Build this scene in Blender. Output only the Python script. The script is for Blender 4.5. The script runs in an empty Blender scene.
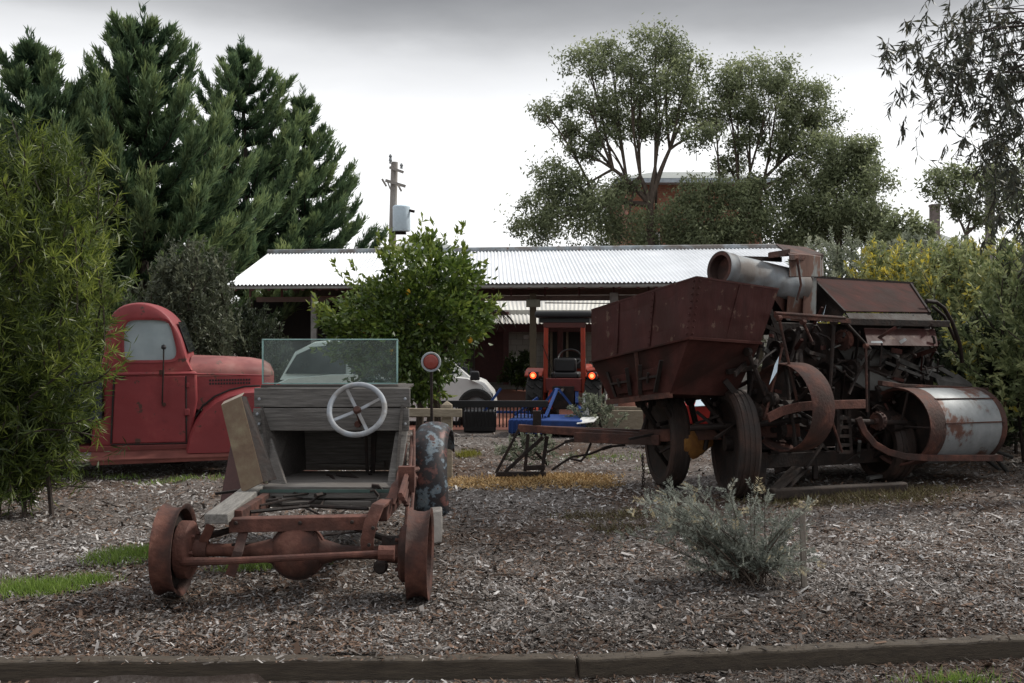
import bpy, bmesh, math, random
import numpy as np
from mathutils import Vector, Matrix
random.seed(7); RNG = np.random.default_rng(7)
sc = bpy.context.scene
COL = sc.collection
F = 1100.0; EYE = 1.6; HY = 326.0
V = Vector

def P(px, py, d):
    """a point of the place: depth d metres in front of the viewpoint"""
    return V(((px-512)*d/F, d, EYE+(HY-py)*d/F))
def G(px, py):
    d = EYE*F/(py-HY)
    return V(((px-512)*d/F, d, 0.0))

# ------------------------------------------------------------------ materials
def ramp(nt, stops, interp='LINEAR'):
    r = nt.nodes.new('ShaderNodeValToRGB'); cr = r.color_ramp; cr.interpolation = interp
    while len(cr.elements) > 1: cr.elements.remove(cr.elements[0])
    for i, (p, c) in enumerate(stops):
        e = cr.elements[0] if i == 0 else cr.elements.new(p)
        e.position = p; e.color = (c[0], c[1], c[2], 1)
    return r

def mottled(name, stops, scale=6, rough=.75, bump=.25, metal=0.0, stretch=(1,1,1), detail=8, dirt=None, spec=.35, rvar=.2, dscale=1.3, chip=None, dent=0, cth=.63):
    m = bpy.data.materials.new(name); m.use_nodes = True
    nt = m.node_tree; N = nt.nodes; L = nt.links
    b = N['Principled BSDF']
    tc = N.new('ShaderNodeTexCoord'); mp = N.new('ShaderNodeMapping')
    mp.inputs['Scale'].default_value = stretch
    L.new(tc.outputs['Object'], mp.inputs['Vector'])
    nz = N.new('ShaderNodeTexNoise'); nz.inputs['Scale'].default_value = scale
    nz.inputs['Detail'].default_value = detail; nz.inputs['Roughness'].default_value = .65
    L.new(mp.outputs['Vector'], nz.inputs['Vector'])
    r = ramp(nt, stops); L.new(nz.outputs['Fac'], r.inputs['Fac'])
    out = r.outputs['Color']
    n2 = N.new('ShaderNodeTexNoise'); n2.inputs['Scale'].default_value = dscale; n2.inputs['Detail'].default_value = 6
    L.new(tc.outputs['Object'], n2.inputs['Vector'])
    if dirt:
        r2 = ramp(nt, [(.42, (0,0,0)), (.62, (1,1,1))]); L.new(n2.outputs['Fac'], r2.inputs['Fac'])
        mx = N.new('ShaderNodeMix'); mx.data_type = 'RGBA'
        L.new(r2.outputs['Color'], mx.inputs[0]); L.new(out, mx.inputs[6])
        mx.inputs[7].default_value = (*dirt, 1); out = mx.outputs[2]
    if chip:
        n4 = N.new('ShaderNodeTexNoise'); n4.inputs['Scale'].default_value = 7; n4.inputs['Detail'].default_value = 12; n4.inputs['Roughness'].default_value = .7
        L.new(tc.outputs['Object'], n4.inputs['Vector']); r4 = ramp(nt, [(cth,(0,0,0)),(cth+.025,(1,1,1))]); L.new(n4.outputs['Fac'], r4.inputs['Fac'])
        m4 = N.new('ShaderNodeMix'); m4.data_type = 'RGBA'; L.new(r4.outputs['Color'], m4.inputs[0]); L.new(out, m4.inputs[6]); m4.inputs[7].default_value = (*chip,1); out = m4.outputs[2]
    L.new(out, b.inputs['Base Color'])
    mr = N.new('ShaderNodeMapRange'); mr.inputs[3].default_value = max(0, rough-rvar); mr.inputs[4].default_value = min(1, rough+rvar)
    L.new(nz.outputs['Fac'], mr.inputs[0]); L.new(mr.outputs[0], b.inputs['Roughness'])
    b.inputs['Metallic'].default_value = metal
    b.inputs['Specular IOR Level'].default_value = spec
    if bump:
        bp = N.new('ShaderNodeBump'); bp.inputs['Strength'].default_value = bump; bp.inputs['Distance'].default_value = .01
        n3 = N.new('ShaderNodeTexNoise'); n3.inputs['Scale'].default_value = scale*4; n3.inputs['Detail'].default_value = 5
        L.new(mp.outputs['Vector'], n3.inputs['Vector'])
        L.new(n3.outputs['Fac'], bp.inputs['Height']); L.new(bp.outputs['Normal'], b.inputs['Normal'])
        if dent:
            b2 = N.new('ShaderNodeBump'); b2.inputs['Strength'].default_value = dent; b2.inputs['Distance'].default_value = .06
            n5 = N.new('ShaderNodeTexNoise'); n5.inputs['Scale'].default_value = 3.2; n5.inputs['Detail'].default_value = 1.5
            L.new(tc.outputs['Object'], n5.inputs['Vector']); L.new(n5.outputs['Fac'], b2.inputs['Height']); L.new(b2.outputs['Normal'], bp.inputs['Normal'])
    return m

def leafy(name, stops, trans=.3, rough=.55, spec=.3):
    m = bpy.data.materials.new(name); m.use_nodes = True
    nt = m.node_tree; N = nt.nodes; L = nt.links
    b = N['Principled BSDF']; b.inputs['Roughness'].default_value = rough; b.inputs['Specular IOR Level'].default_value = spec
    at = N.new('ShaderNodeAttribute'); at.attribute_name = 'rnd'
    r = ramp(nt, stops); L.new(at.outputs['Fac'], r.inputs['Fac']); L.new(r.outputs['Color'], b.inputs['Base Color'])
    if trans:
        t = N.new('ShaderNodeBsdfTranslucent'); L.new(r.outputs['Color'], t.inputs['Color'])
        mx = N.new('ShaderNodeMixShader'); mx.inputs[0].default_value = trans
        L.new(b.outputs[0], mx.inputs[1]); L.new(t.outputs[0], mx.inputs[2]); L.new(mx.outputs[0], N['Material Output'].inputs[0])
    return m

def plain(name, c, rough=.5, metal=0, spec=.4, var=.25, scale=9, bump=.05):
    k = lambda f: tuple(min(1, x*f) for x in c)
    return mottled(name, [(.3, k(1-var)), (.7, k(1+var))], scale, rough, bump, metal, spec=spec, rvar=.1)

RUST = mottled('rusted_iron', [(.25,(.024,.011,.009)),(.42,(.060,.024,.018)),(.56,(.10,.040,.028)),(.68,(.135,.062,.045)),(.82,(.20,.12,.095))], 9, .8, .6, .1, dirt=(.038,.021,.017), dscale=4)
RUST_BRIGHT = mottled('bright_rust', [(.25,(.040,.017,.013)),(.45,(.090,.036,.026)),(.62,(.14,.060,.044)),(.74,(.19,.10,.078)),(.88,(.28,.20,.165))], 11, .8, .6, .05, dirt=(.065,.029,.022), dscale=5)
RUST_DARK = mottled('dark_oily_rust', [(.3,(.008,.0065,.006)),(.5,(.018,.012,.010)),(.7,(.036,.021,.016)),(.85,(.065,.042,.034))], 9, .75, .5, .2)
RED_OXIDE = mottled('faded_red_oxide_steel', [(.25,(.034,.015,.0135)),(.5,(.054,.0195,.018)),(.68,(.066,.026,.023)),(.85,(.095,.052,.042))], 4.5, .62, .3, 0, stretch=(1.6,1.6,.45), spec=.12, dirt=(.043,.018,.0155), detail=12, dscale=2.5, chip=(.10,.062,.048), dent=.6, cth=.60)
MAROON = mottled('weathered_maroon_steel', [(.25,(.028,.012,.0105)),(.5,(.05,.019,.016)),(.75,(.075,.030,.025))], 5, .85, .3, 0, spec=.08, dirt=(.030,.016,.0135), dscale=3)
GALV = mottled('weathered_galvanised_sheet', [(.2,(.13,.15,.165)),(.5,(.225,.25,.268)),(.8,(.32,.335,.345))], 4, .68, .25, .1, stretch=(1.4,1.4,.5), dirt=(.14,.125,.115), dscale=3.5, chip=(.09,.05,.038), cth=.63, dent=.4)
GALV_RUST = mottled('rust_streaked_galvanised_sheet', [(.36,(.27,.285,.295)),(.54,(.20,.215,.22)),(.60,(.11,.05,.035)),(.78,(.065,.03,.022))], 2.6, .55, .2, .2, detail=10)
GALV_DIRTY = mottled('dirty_galvanised_sheet', [(.2,(.045,.042,.04)),(.5,(.10,.098,.092)),(.8,(.16,.16,.15))], 4, .6, .15, .2)
TRUCK_RED = mottled('faded_truck_red_paint', [(.24,(.06,.016,.016)),(.36,(.18,.026,.029)),(.55,(.235,.037,.040)),(.68,(.28,.066,.058)),(.76,(.33,.14,.115)),(.86,(.11,.042,.03))], 3.6, .55, .14, 0, dirt=(.19,.029,.032), detail=13, dscale=2.2, chip=(.07,.034,.026), dent=.3, cth=.60)
ELEV = mottled('half_rusted_galvanised_sheet', [(.3,(.22,.235,.24)),(.47,(.15,.155,.15)),(.52,(.11,.055,.038)),(.7,(.07,.032,.023)),(.85,(.12,.06,.04))], 4, .65, .3, .1, stretch=(1.5,1.5,.5))
TRUCK_HOOD = mottled('chalky_truck_red_paint', [(.25,(.13,.030,.028)),(.42,(.23,.07,.062)),(.6,(.285,.12,.105)),(.8,(.33,.20,.175))], 4, .6, .08, detail=13, dirt=(.16,.045,.042), dscale=2.5, chip=(.12,.065,.052), dent=.25, cth=.61)
NAVY = plain('navy_painted_board', (.02,.026,.04), .6)
BLACK = plain('black_painted_steel', (.012,.012,.013), .5)
RUBBER = mottled('perished_rubber', [(.3,(.010,.010,.010)),(.7,(.028,.026,.024))], 8, .85, .4)
GREYWOOD = mottled('weathered_grey_timber', [(.25,(.045,.042,.04)),(.45,(.10,.094,.088)),(.62,(.16,.152,.142)),(.8,(.23,.22,.205))], 5, .85, .6, stretch=(1,9,14), dirt=(.10,.088,.078))
GREYWOOD_L = mottled('weathered_plank', [(.25,(.07,.066,.06)),(.5,(.16,.152,.14)),(.8,(.27,.26,.24))], 5, .85, .6, stretch=(12,1.2,12))
DARKWOOD = mottled('dark_weathered_timber', [(.25,(.022,.019,.017)),(.5,(.055,.048,.043)),(.8,(.11,.10,.09))], 5, .85, .6, stretch=(1,9,14))
FENCEWOOD = mottled('pale_fence_timber', [(.25,(.15,.12,.085)),(.5,(.22,.185,.135)),(.8,(.32,.28,.22))], 6, .8, .4, stretch=(2,10,10))
SLEEPER = mottled('brown_sleeper_timber', [(.25,(.026,.020,.015)),(.5,(.055,.043,.031)),(.8,(.095,.077,.056))], 6, .85, .6, stretch=(1,12,14))
PALEGREY = mottled('chalky_grey_paint', [(.25,(.20,.22,.24)),(.55,(.30,.325,.355)),(.8,(.38,.405,.435))], 9, .65, .2, dirt=(.19,.185,.18), dscale=9)
BARK = mottled('grey_brown_bark', [(.3,(.03,.022,.017)),(.6,(.085,.065,.05)),(.85,(.15,.12,.10))], 9, .9, .6, stretch=(3,3,.6))
BARK_DARK = mottled('dark_bark', [(.3,(.016,.012,.010)),(.7,(.05,.036,.028))], 9, .9, .6)
BARK_PALE = mottled('pale_gum_bark', [(.3,(.07,.055,.045)),(.6,(.16,.13,.105)),(.85,(.26,.22,.18))], 5, .85, .4, stretch=(2,2,.5))
TAN_SHEET = mottled('stained_tan_sheet_metal', [(.25,(.05,.028,.018)),(.42,(.115,.075,.045)),(.58,(.17,.14,.088)),(.72,(.15,.155,.115)),(.85,(.22,.19,.14))], 5, .7, .3, detail=10, dirt=(.10,.062,.040), dscale=4)

def flaked():
    return mottled('flaking_mudguard_paint', [(.28,(.17,.085,.075)),(.40,(.115,.05,.043)),(.44,(.03,.024,.024)),(.53,(.022,.022,.026)),(.555,(.10,.13,.155)),(.63,(.17,.205,.225)),(.66,(.075,.036,.031)),(.8,(.15,.08,.068))], 6.5, .6, .3, detail=6)
FLAKE = flaked()
def glassy(name, tint, dust_sky, dust_sky_c, rough=.06, lo=.4, hi=1.6):
    m = bpy.data.materials.new(name); m.use_nodes = True
    nt = m.node_tree; N = nt.nodes; L = nt.links; N.remove(N['Principled BSDF'])
    t = N.new('ShaderNodeBsdfTransparent'); t.inputs[0].default_value = (*tint, 1)
    g = N.new('ShaderNodeBsdfGlossy'); g.inputs['Roughness'].default_value = rough; g.inputs['Color'].default_value = (.9,.95,.95,1)
    fr = N.new('ShaderNodeFresnel'); fr.inputs[0].default_value = 1.5
    mx = N.new('ShaderNodeMixShader'); L.new(fr.outputs[0], mx.inputs[0]); L.new(t.outputs[0], mx.inputs[1]); L.new(g.outputs[0], mx.inputs[2])
    d = N.new('ShaderNodeBsdfDiffuse'); d.inputs[0].default_value = (*dust_sky_c, 1)
    tc = N.new('ShaderNodeTexCoord'); nz = N.new('ShaderNodeTexNoise'); nz.inputs['Scale'].default_value = 6; nz.inputs['Detail'].default_value = 8
    L.new(tc.outputs['Object'], nz.inputs['Vector'])
    mr = N.new('ShaderNodeMapRange'); mr.inputs[1].default_value = .3; mr.inputs[2].default_value = .75; mr.inputs[3].default_value = dust_sky*lo; mr.inputs[4].default_value = dust_sky*hi
    L.new(nz.outputs['Fac'], mr.inputs[0])
    m2 = N.new('ShaderNodeMixShader'); L.new(mr.outputs[0], m2.inputs[0]); L.new(mx.outputs[0], m2.inputs[1]); L.new(d.outputs[0], m2.inputs[2])
    L.new(m2.outputs[0], N['Material Output'].inputs[0])
    return m
GLASS = glassy('dusty_windscreen_glass', (.86,.95,.93), .075, (.42,.50,.50))
FIREWOOD = mottled('mid_grey_timber', [(.25,(.05,.043,.038)),(.5,(.11,.099,.09)),(.8,(.20,.185,.17))], 5, .85, .6, stretch=(1,9,14))  # mid grey timber of the firewall boards
GLASS_EDGE = plain('green_glass_edge', (.20,.33,.31), .25, bump=0)
CABGLASS = glassy('cab_window_glass', (.9,.95,.97), .36, (.72,.82,.86), .04, .85, 1.15)  # bright sky behind and on the panes painted in as a pale layer
CARGLASS = plain('dark_car_glass', (.02,.024,.028), .06, spec=.7, bump=0)
ROOFSHEET = mottled('galvanised_roof_sheet', [(.3,(.76,.78,.80)),(.7,(.88,.90,.92))], 1.2, .42, 0, .25)
MAROON_TRIM = plain('maroon_painted_trim', (.075,.026,.024), .6)
BROWN_STEEL = plain('brown_painted_steel', (.095,.062,.050), .6)
POSTGREY = plain('grey_steel_post', (.20,.20,.19), .6)
ORANGE = mottled('orange_red_tractor_paint', [(.28,(.10,.018,.010)),(.45,(.24,.026,.010)),(.62,(.29,.034,.012)),(.8,(.24,.07,.04))], 6, .55, .1, detail=10)
REDPAINT = plain('red_machine_paint', (.33,.018,.014), .45)
WHITECAR = plain('white_car_paint', (.62,.62,.60), .25, var=.05, bump=0)
BLUE = mottled('blue_implement_paint', [(.3,(.010,.030,.12)),(.55,(.013,.05,.20)),(.75,(.03,.045,.09))], 5, .6, .1)
PAVERED = mottled('red_brick_paving', [(.3,(.20,.075,.05)),(.7,(.33,.14,.10))], 14, .85, .3)
WHITEPAINT = plain('white_paint', (.62,.62,.60), .5, var=.1)
REFLECTOR = plain('red_reflector_plastic', (.20,.035,.025), .35)
POLEWOOD = mottled('grey_pole_timber', [(.3,(.19,.175,.16)),(.7,(.36,.335,.31))], 6, .85, .3, stretch=(6,6,.6))
TRANSFORMER = plain('pale_blue_grey_enamel', (.55,.66,.74), .5, var=.08)
TILE_GREY = mottled('grey_green_roof', [(.3,(.22,.235,.225)),(.7,(.32,.34,.325))], 5, .8, .2)
YELLOW = plain('lemon_yellow_skin', (.65,.36,.02), .45)

def brick_mat(name, c1, c2, mortar, sc_=4.2):
    m = bpy.data.materials.new(name); m.use_nodes = True
    nt = m.node_tree; N = nt.nodes; L = nt.links; b = N['Principled BSDF']
    tc = N.new('ShaderNodeTexCoord'); mp = N.new('ShaderNodeMapping'); mp.inputs['Rotation'].default_value = (math.radians(90),0,0)
    L.new(tc.outputs['Object'], mp.inputs[0])
    bt = N.new('ShaderNodeTexBrick'); bt.inputs['Scale'].default_value = sc_
    bt.inputs['Color1'].default_value = (*c1,1); bt.inputs['Color2'].default_value = (*c2,1); bt.inputs['Mortar'].default_value = (*mortar,1)
    bt.inputs['Mortar Size'].default_value = .012
    L.new(mp.outputs[0], bt.inputs['Vector']); L.new(bt.outputs['Color'], b.inputs['Base Color']); b.inputs['Roughness'].default_value = .85
    return m
BRICK = brick_mat('orange_red_brick', (.34,.13,.075), (.26,.10,.06), (.30,.26,.22), 3.5)
CREAMBLOCK = brick_mat('cream_block_wall', (.40,.385,.345), (.35,.34,.305), (.24,.23,.21), 1.6)

def emis(name, c, s):
    m = bpy.data.materials.new(name); m.use_nodes = True
    b = m.node_tree.nodes['Principled BSDF']; b.inputs['Base Color'].default_value = (*c,1)
    b.inputs['Emission Color'].default_value = (*c,1); b.inputs['Emission Strength'].default_value = s
    return m
LAMP = emis('lit_red_lamp', (1.0,.075,.015), 1.6)
LAMPCORE = emis('lit_lamp_core', (1.0,.22,.08), 3.0)

# ------------------------------------------------------------------ objects
ROOT = {}
def tag(o, label=None, cat=None, group=None, kind=None):
    if label: o['label'] = label
    if cat: o['category'] = cat
    if group: o['group'] = group
    if kind: o['kind'] = kind
    return o
def thing(name, label, cat, loc, group=None):
    o = bpy.data.objects.new(name, None); COL.objects.link(o); o.location = loc
    o.empty_display_size = .2
    ROOT[o.name] = V(loc)
    return tag(o, label, cat, group)

class MB:
    def __init__(s): s.v = []; s.f = []
    def add(s, vs, fs):
        k = len(s.v); s.v += [tuple(x) for x in vs]; s.f += [tuple(i+k for i in f) for f in fs]; return s
    def hexa(s, p):      # bottom 4 (ccw) then top 4
        return s.add(p, [(0,3,2,1),(4,5,6,7),(0,1,5,4),(1,2,6,5),(2,3,7,6),(3,0,4,7)])
    def box(s, c, size, rot=None):
        hx, hy, hz = [a/2 for a in size]; c = V(c)
        ps = [V((x,y,z)) for z in (-hz,hz) for x,y in ((-hx,-hy),(hx,-hy),(hx,hy),(-hx,hy))]
        if rot: ps = [rot @ p for p in ps]
        return s.hexa([c+p for p in ps])
    def beam(s, a, b, w, h=None, up=V((0,0,1))):
        a = V(a); b = V(b); h = w if h is None else h
        d = (b-a).normalized()
        if abs(d.dot(up)) > .97: up = V((0,1,0))
        sx = d.cross(up).normalized(); u = sx.cross(d).normalized()
        q = [(-w/2,-h/2),(w/2,-h/2),(w/2,h/2),(-w/2,h/2)]
        return s.hexa([a+sx*x+u*y for x,y in q]+[b+sx*x+u*y for x,y in q])
    def tube(s, pts, r, n=8, cap=True):
        pts = [V(p) for p in pts]; m = len(pts)
        rs = r if isinstance(r, (list,tuple)) else [r]*m
        vs = []; prev = None
        for i in range(m):
            d = (pts[min(i+1,m-1)]-pts[max(i-1,0)]).normalized()
            if prev is None:
                ref = V((0,0,1)) if abs(d.z) < .9 else V((1,0,0))
                sx = d.cross(ref).normalized()
            else: sx = (prev-d*prev.dot(d)).normalized()
            prev = sx; u = d.cross(sx)
            for k in range(n):
                t = 2*math.pi*k/n; vs.append(pts[i]+sx*math.cos(t)*rs[i]+u*math.sin(t)*rs[i])
        fs = [(i*n+k, i*n+(k+1)%n, (i+1)*n+(k+1)%n, (i+1)*n+k) for i in range(m-1) for k in range(n)]
        if cap: fs += [tuple(range(n-1,-1,-1)), tuple((m-1)*n+k for k in range(n))]
        return s.add(vs, fs)
    def lathe(s, prof, o, ax, n=32, closed=False):
        o = V(o); ax = V(ax).normalized()
        sx = ax.cross(V((0,0,1)) if abs(ax.z) < .9 else V((1,0,0))).normalized(); u = ax.cross(sx)
        m = len(prof); vs = []
        for (r, h) in prof:
            for k in range(n):
                t = 2*math.pi*k/n; vs.append(o+ax*h+(sx*math.cos(t)+u*math.sin(t))*r)
        mm = m if closed else m-1
        fs = [(i*n+k, i*n+(k+1)%n, ((i+1)%m)*n+(k+1)%n, ((i+1)%m)*n+k) for i in range(mm) for k in range(n)]
        return s.add(vs, fs)
    def prism(s, poly, ext):
        poly = [V(p) for p in poly]; ext = V(ext); n = len(poly)
        return s.add(poly+[p+ext for p in poly], [tuple(range(n-1,-1,-1)), tuple(range(n,2*n))]+[(i,(i+1)%n,n+(i+1)%n,n+i) for i in range(n)])
    def sheet(s, poly, t=.008):
        a, b, c = V(poly[0]), V(poly[1]), V(poly[2])
        return s.prism(poly, (b-a).cross(c-a).normalized()*t)
    def loft(s, rings, closed=True, caps=True):
        n = len(rings[0]); vs = [p for r in rings for p in r]; m = len(rings)
        kk = n if closed else n-1
        fs = [(i*n+k, i*n+(k+1)%n, (i+1)*n+(k+1)%n, (i+1)*n+k) for i in range(m-1) for k in range(kk)]
        if caps and closed: fs += [tuple(range(n-1,-1,-1)), tuple((m-1)*n+k for k in range(n))]
        return s.add(vs, fs)
    def build(s, name, mat, parent=None, label=None, bevel=0, smooth=True, ang=35, seg=2, solid=0):
        me = bpy.data.meshes.new(name)
        off = V((0,0,0))
        if parent is not None:
            q = parent
            while q.parent: q = q.parent
            off = ROOT[q.name]
        me.from_pydata([tuple(V(p)-off) for p in s.v], [], s.f)
        bm = bmesh.new(); bm.from_mesh(me); bmesh.ops.recalc_face_normals(bm, faces=bm.faces); bm.to_mesh(me); bm.free()
        if smooth:
            me.shade_smooth(); me.set_sharp_from_angle(angle=math.radians(ang))
        me.materials.append(mat)
        o = bpy.data.objects.new(name, me); COL.objects.link(o)
        if parent is not None: o.parent = parent
        else: ROOT[o.name] = V((0,0,0))
        if label: o['label'] = label
        if solid:
            md = o.modifiers.new('t', 'SOLIDIFY'); md.thickness = solid; md.offset = 0
        if bevel:
            md = o.modifiers.new('b', 'BEVEL'); md.width = bevel; md.segments = seg; md.limit_method = 'ANGLE'; md.angle_limit = math.radians(40)
        return o
def single(name, mb, mat, label, cat, loc, group=None, **k):
    """a thing that is one mesh, origin at its base"""
    loc = V(loc); mb.v = [tuple(V(p)-loc) for p in mb.v]
    o = mb.build(name, mat, None, **k); o.location = loc; ROOT[o.name] = loc
    return tag(o, label, cat, group)

def mesh_np(name, verts, nper, mat, parent=None, rnd=None, loc=None):
    """mesh of N separate polygons with nper corners each"""
    verts = np.asarray(verts, np.float32).reshape(-1,3)
    off = np.zeros(3)
    if parent is not None:
        q = parent
        while q.parent: q = q.parent
        off = np.array(ROOT[q.name])
    elif loc is not None: off = np.array(loc)
    verts = verts-off.astype(np.float32)
    n = len(verts); nf = n//nper
    me = bpy.data.meshes.new(name)
    me.vertices.add(n); me.vertices.foreach_set('co', verts.ravel().astype(np.float32))
    me.loops.add(n); me.loops.foreach_set('vertex_index', np.arange(n, dtype=np.int32))
    me.polygons.add(nf); me.polygons.foreach_set('loop_start', np.arange(0, n, nper, dtype=np.int32))
    me.update(calc_edges=True)
    if rnd is not None:
        a = me.attributes.new('rnd', 'FLOAT', 'FACE'); a.data.foreach_set('value', np.asarray(rnd, np.float32))
    me.materials.append(mat)
    o = bpy.data.objects.new(name, me); COL.objects.link(o)
    if parent is not None: o.parent = parent
    else:
        o.location = tuple(off); ROOT[o.name] = V(off)
    return o

def unit(a):
    return a/np.maximum(np.linalg.norm(a, axis=-1, keepdims=True), 1e-9)
def leaves(base, dirs, L, W, curl=.15, flat=0.0):
    """diamond shaped leaves: base points, directions, lengths, widths -> (N*4,3)"""
    base = np.asarray(base); n = len(base); dirs = unit(np.asarray(dirs))
    L = np.broadcast_to(L, (n,))[:,None]; W = np.broadcast_to(W, (n,))[:,None]
    r = RNG.normal(size=(n,3)); r[:,2] += flat
    side = unit(np.cross(dirs, unit(r))); nor = np.cross(side, dirs)
    mid = base+dirs*L*.45+nor*L*curl*RNG.uniform(-1,1,(n,1))
    return np.stack([base, mid+side*W*.5, base+dirs*L, mid-side*W*.5], 1)
def rdir(n, zs=1.0, zb=0.0):
    d = RNG.normal(size=(n,3)); d = unit(d); d[:,2] = d[:,2]*zs+zb
    return unit(d)
# ------------------------------------------------------------------ camera, light, sky
cam_d = bpy.data.cameras.new('camera'); cam = bpy.data.objects.new('camera', cam_d); COL.objects.link(cam)
cam.location = (0,0,EYE); cam.rotation_euler = (math.radians(90),0,0)
cam_d.sensor_width = 36; cam_d.lens = 36*F/1024; cam_d.shift_y = -15.5/1024; cam_d.clip_end = 3000; cam_d.clip_start = .05
sc.camera = cam
sc.view_settings.view_transform = 'Standard'; sc.view_settings.look = 'None'; sc.view_settings.exposure = 0
SUN_EL, SUN_AZ = math.radians(42), math.radians(66)       # from the right, a little behind the scene
sd = bpy.data.lights.new('sun', 'SUN'); sd.energy = 3.7; sd.angle = math.radians(7); sd.color = (1,.95,.87)
so = bpy.data.objects.new('sun', sd); COL.objects.link(so)
sv = V((math.sin(SUN_AZ)*math.cos(SUN_EL), math.cos(SUN_AZ)*math.cos(SUN_EL), math.sin(SUN_EL)))
so.rotation_euler = (-sv).to_track_quat('-Z','Y').to_euler(); so.location = sv*30
w = bpy.data.worlds.new('World'); sc.world = w; w.use_nodes = True
nt = w.node_tree; N = nt.nodes; L = nt.links
bg = N['Background']; bg.inputs['Strength'].default_value = .1
sky = N.new('ShaderNodeTexSky'); sky.sky_type = 'NISHITA'; sky.sun_disc = False
sky.sun_elevation = SUN_EL; sky.sun_rotation = SUN_AZ
tc = N.new('ShaderNodeTexCoord'); sep = N.new('ShaderNodeSeparateXYZ'); L.new(tc.outputs['Generated'], sep.inputs[0])
mp = N.new('ShaderNodeMapping'); mp.inputs['Scale'].default_value = (1,1,3.2); L.new(tc.outputs['Generated'], mp.inputs[0])
nz = N.new('ShaderNodeTexNoise'); nz.inputs['Scale'].default_value = 2.2; nz.inputs['Detail'].default_value = 7; L.new(mp.outputs[0], nz.inputs['Vector'])
ma = N.new('ShaderNodeMath'); ma.operation = 'MULTIPLY_ADD'; ma.inputs[1].default_value = .10; L.new(nz.outputs['Fac'], ma.inputs[0])
m2 = N.new('ShaderNodeMath'); m2.operation = 'SUBTRACT'; L.new(sep.outputs['Z'], m2.inputs[0]); m2.inputs[1].default_value = .05
L.new(m2.outputs[0], ma.inputs[2])
SKY = ramp(nt, [(0,(.76,.765,.77)),(.16,(.74,.745,.75)),(.21,(.64,.645,.655)),(.243,(.48,.485,.495)),(.268,(.27,.273,.28)),(.295,(.16,.163,.17)),(.38,(.34,.345,.36)),(.5,(.60,.61,.63)),(1,(.68,.685,.71))])  # dark band painted near the view's top edge, brighter overhead to light the yard
L.new(ma.outputs[0], SKY.inputs['Fac'])
vm = N.new('ShaderNodeVectorMath'); vm.operation = 'SCALE'; vm.inputs['Scale'].default_value = 15.5; L.new(SKY.outputs['Color'], vm.inputs[0])
hs = N.new('ShaderNodeHueSaturation'); hs.inputs['Saturation'].default_value = .5; hs.inputs['Value'].default_value = .10; L.new(sky.outputs[0], hs.inputs['Color'])
va = N.new('ShaderNodeVectorMath'); va.operation = 'ADD'; L.new(vm.outputs[0], va.inputs[0]); L.new(hs.outputs['Color'], va.inputs[1])
L.new(va.outputs[0], bg.inputs['Color'])

# ------------------------------------------------------------------ ground
EDGE = [P(-420,676,5.28), P(170,668,5.17), P(575,659,5.27), P(1000,637,5.58), P(1500,612,6.0)]
def edge_y(x):
    xs = [e.x for e in EDGE]; ys = [e.y for e in EDGE]
    return np.interp(x, xs, ys)
def hgt(x, y):
    x = np.asarray(x, float); y = np.asarray(y, float)
    h = .012*np.sin(2.1*x+.7*y)+.010*np.sin(1.3*y-1.7*x+1)+.008*np.sin(5.3*x+2.2*y)+.007*np.sin(4.7*y-3.9*x)+.004*np.sin(11*x+9*y)
    fade = np.clip((15.8-y)/1.5, 0, 1)*np.clip((y-4.0)/1.0, 0, 1)*np.clip((12-np.abs(x))/3, 0, 1)
    h = (h-.006)*fade
    return np.where(y < edge_y(x)+.03, -.075, h)
xs = np.concatenate([-np.geomspace(600,10,24), np.arange(-9.9,10,.075), np.geomspace(10,600,24)])
ys = np.concatenate([-np.geomspace(300,4,14), np.arange(-3.5,4.6,.5), np.arange(4.7,16.5,.075), np.geomspace(16.6,900,30)])
X, Y = np.meshgrid(xs, ys); Z = hgt(X, Y)
nx, ny = len(xs), len(ys)
idx = np.arange(nx*ny).reshape(ny,nx)
q = np.stack([idx[:-1,:-1], idx[:-1,1:], idx[1:,1:], idx[1:,:-1]], -1).reshape(-1,4)
vv = np.stack([X,Y,Z], -1).reshape(-1,3)
me = bpy.data.meshes.new('ground'); me.vertices.add(len(vv)); me.vertices.foreach_set('co', vv.ravel().astype(np.float32))
me.loops.add(q.size); me.loops.foreach_set('vertex_index', q.ravel().astype(np.int32))
me.polygons.add(len(q)); me.polygons.foreach_set('loop_start', np.arange(0, q.size, 4, dtype=np.int32)); me.update(calc_edges=True); me.shade_smooth()
GROUND = mottled('mulch_ground', [(.28,(.05,.042,.037)),(.45,(.11,.095,.085)),(.6,(.18,.158,.145)),(.78,(.28,.255,.237))], 30, .95, .9, detail=10, dirt=(.075,.05,.037), dscale=.55, spec=.15)
me.materials.append(GROUND)
g = bpy.data.objects.new('ground', me); COL.objects.link(g); tag(g, kind='structure')

# wood chips: too many to count
NCH = 430000
py = 402+(700-402)*RNG.random(NCH)**.75; px = RNG.uniform(-260,1290,NCH)
d = EYE*F/(py-HY)*RNG.uniform(.96,1.04,NCH)
cx = (px-512)*d/F; cy = d
on_edge = (np.abs(cy-edge_y(cx)) < .05) & (RNG.random(NCH) < .06); front = (cy < edge_y(cx)-.07) & (RNG.random(NCH) < .5)
keep = ((cy > edge_y(cx)+.06) | on_edge | front) & (cy < 16.3)
on_edge = on_edge[keep]
cx, cy = cx[keep], cy[keep]; n = len(cx)
cz = np.where(on_edge, .026, hgt(cx, cy)+RNG.uniform(.001,.012,n))
ang = RNG.uniform(0,2*math.pi,n); tilt = RNG.normal(0,.28,n)
fl = RNG.lognormal(0,.45,n)
sz = np.clip(.0060*fl*(1+.125*cy), .005, .055); wd = sz*RNG.uniform(.12,.40,n)
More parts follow.
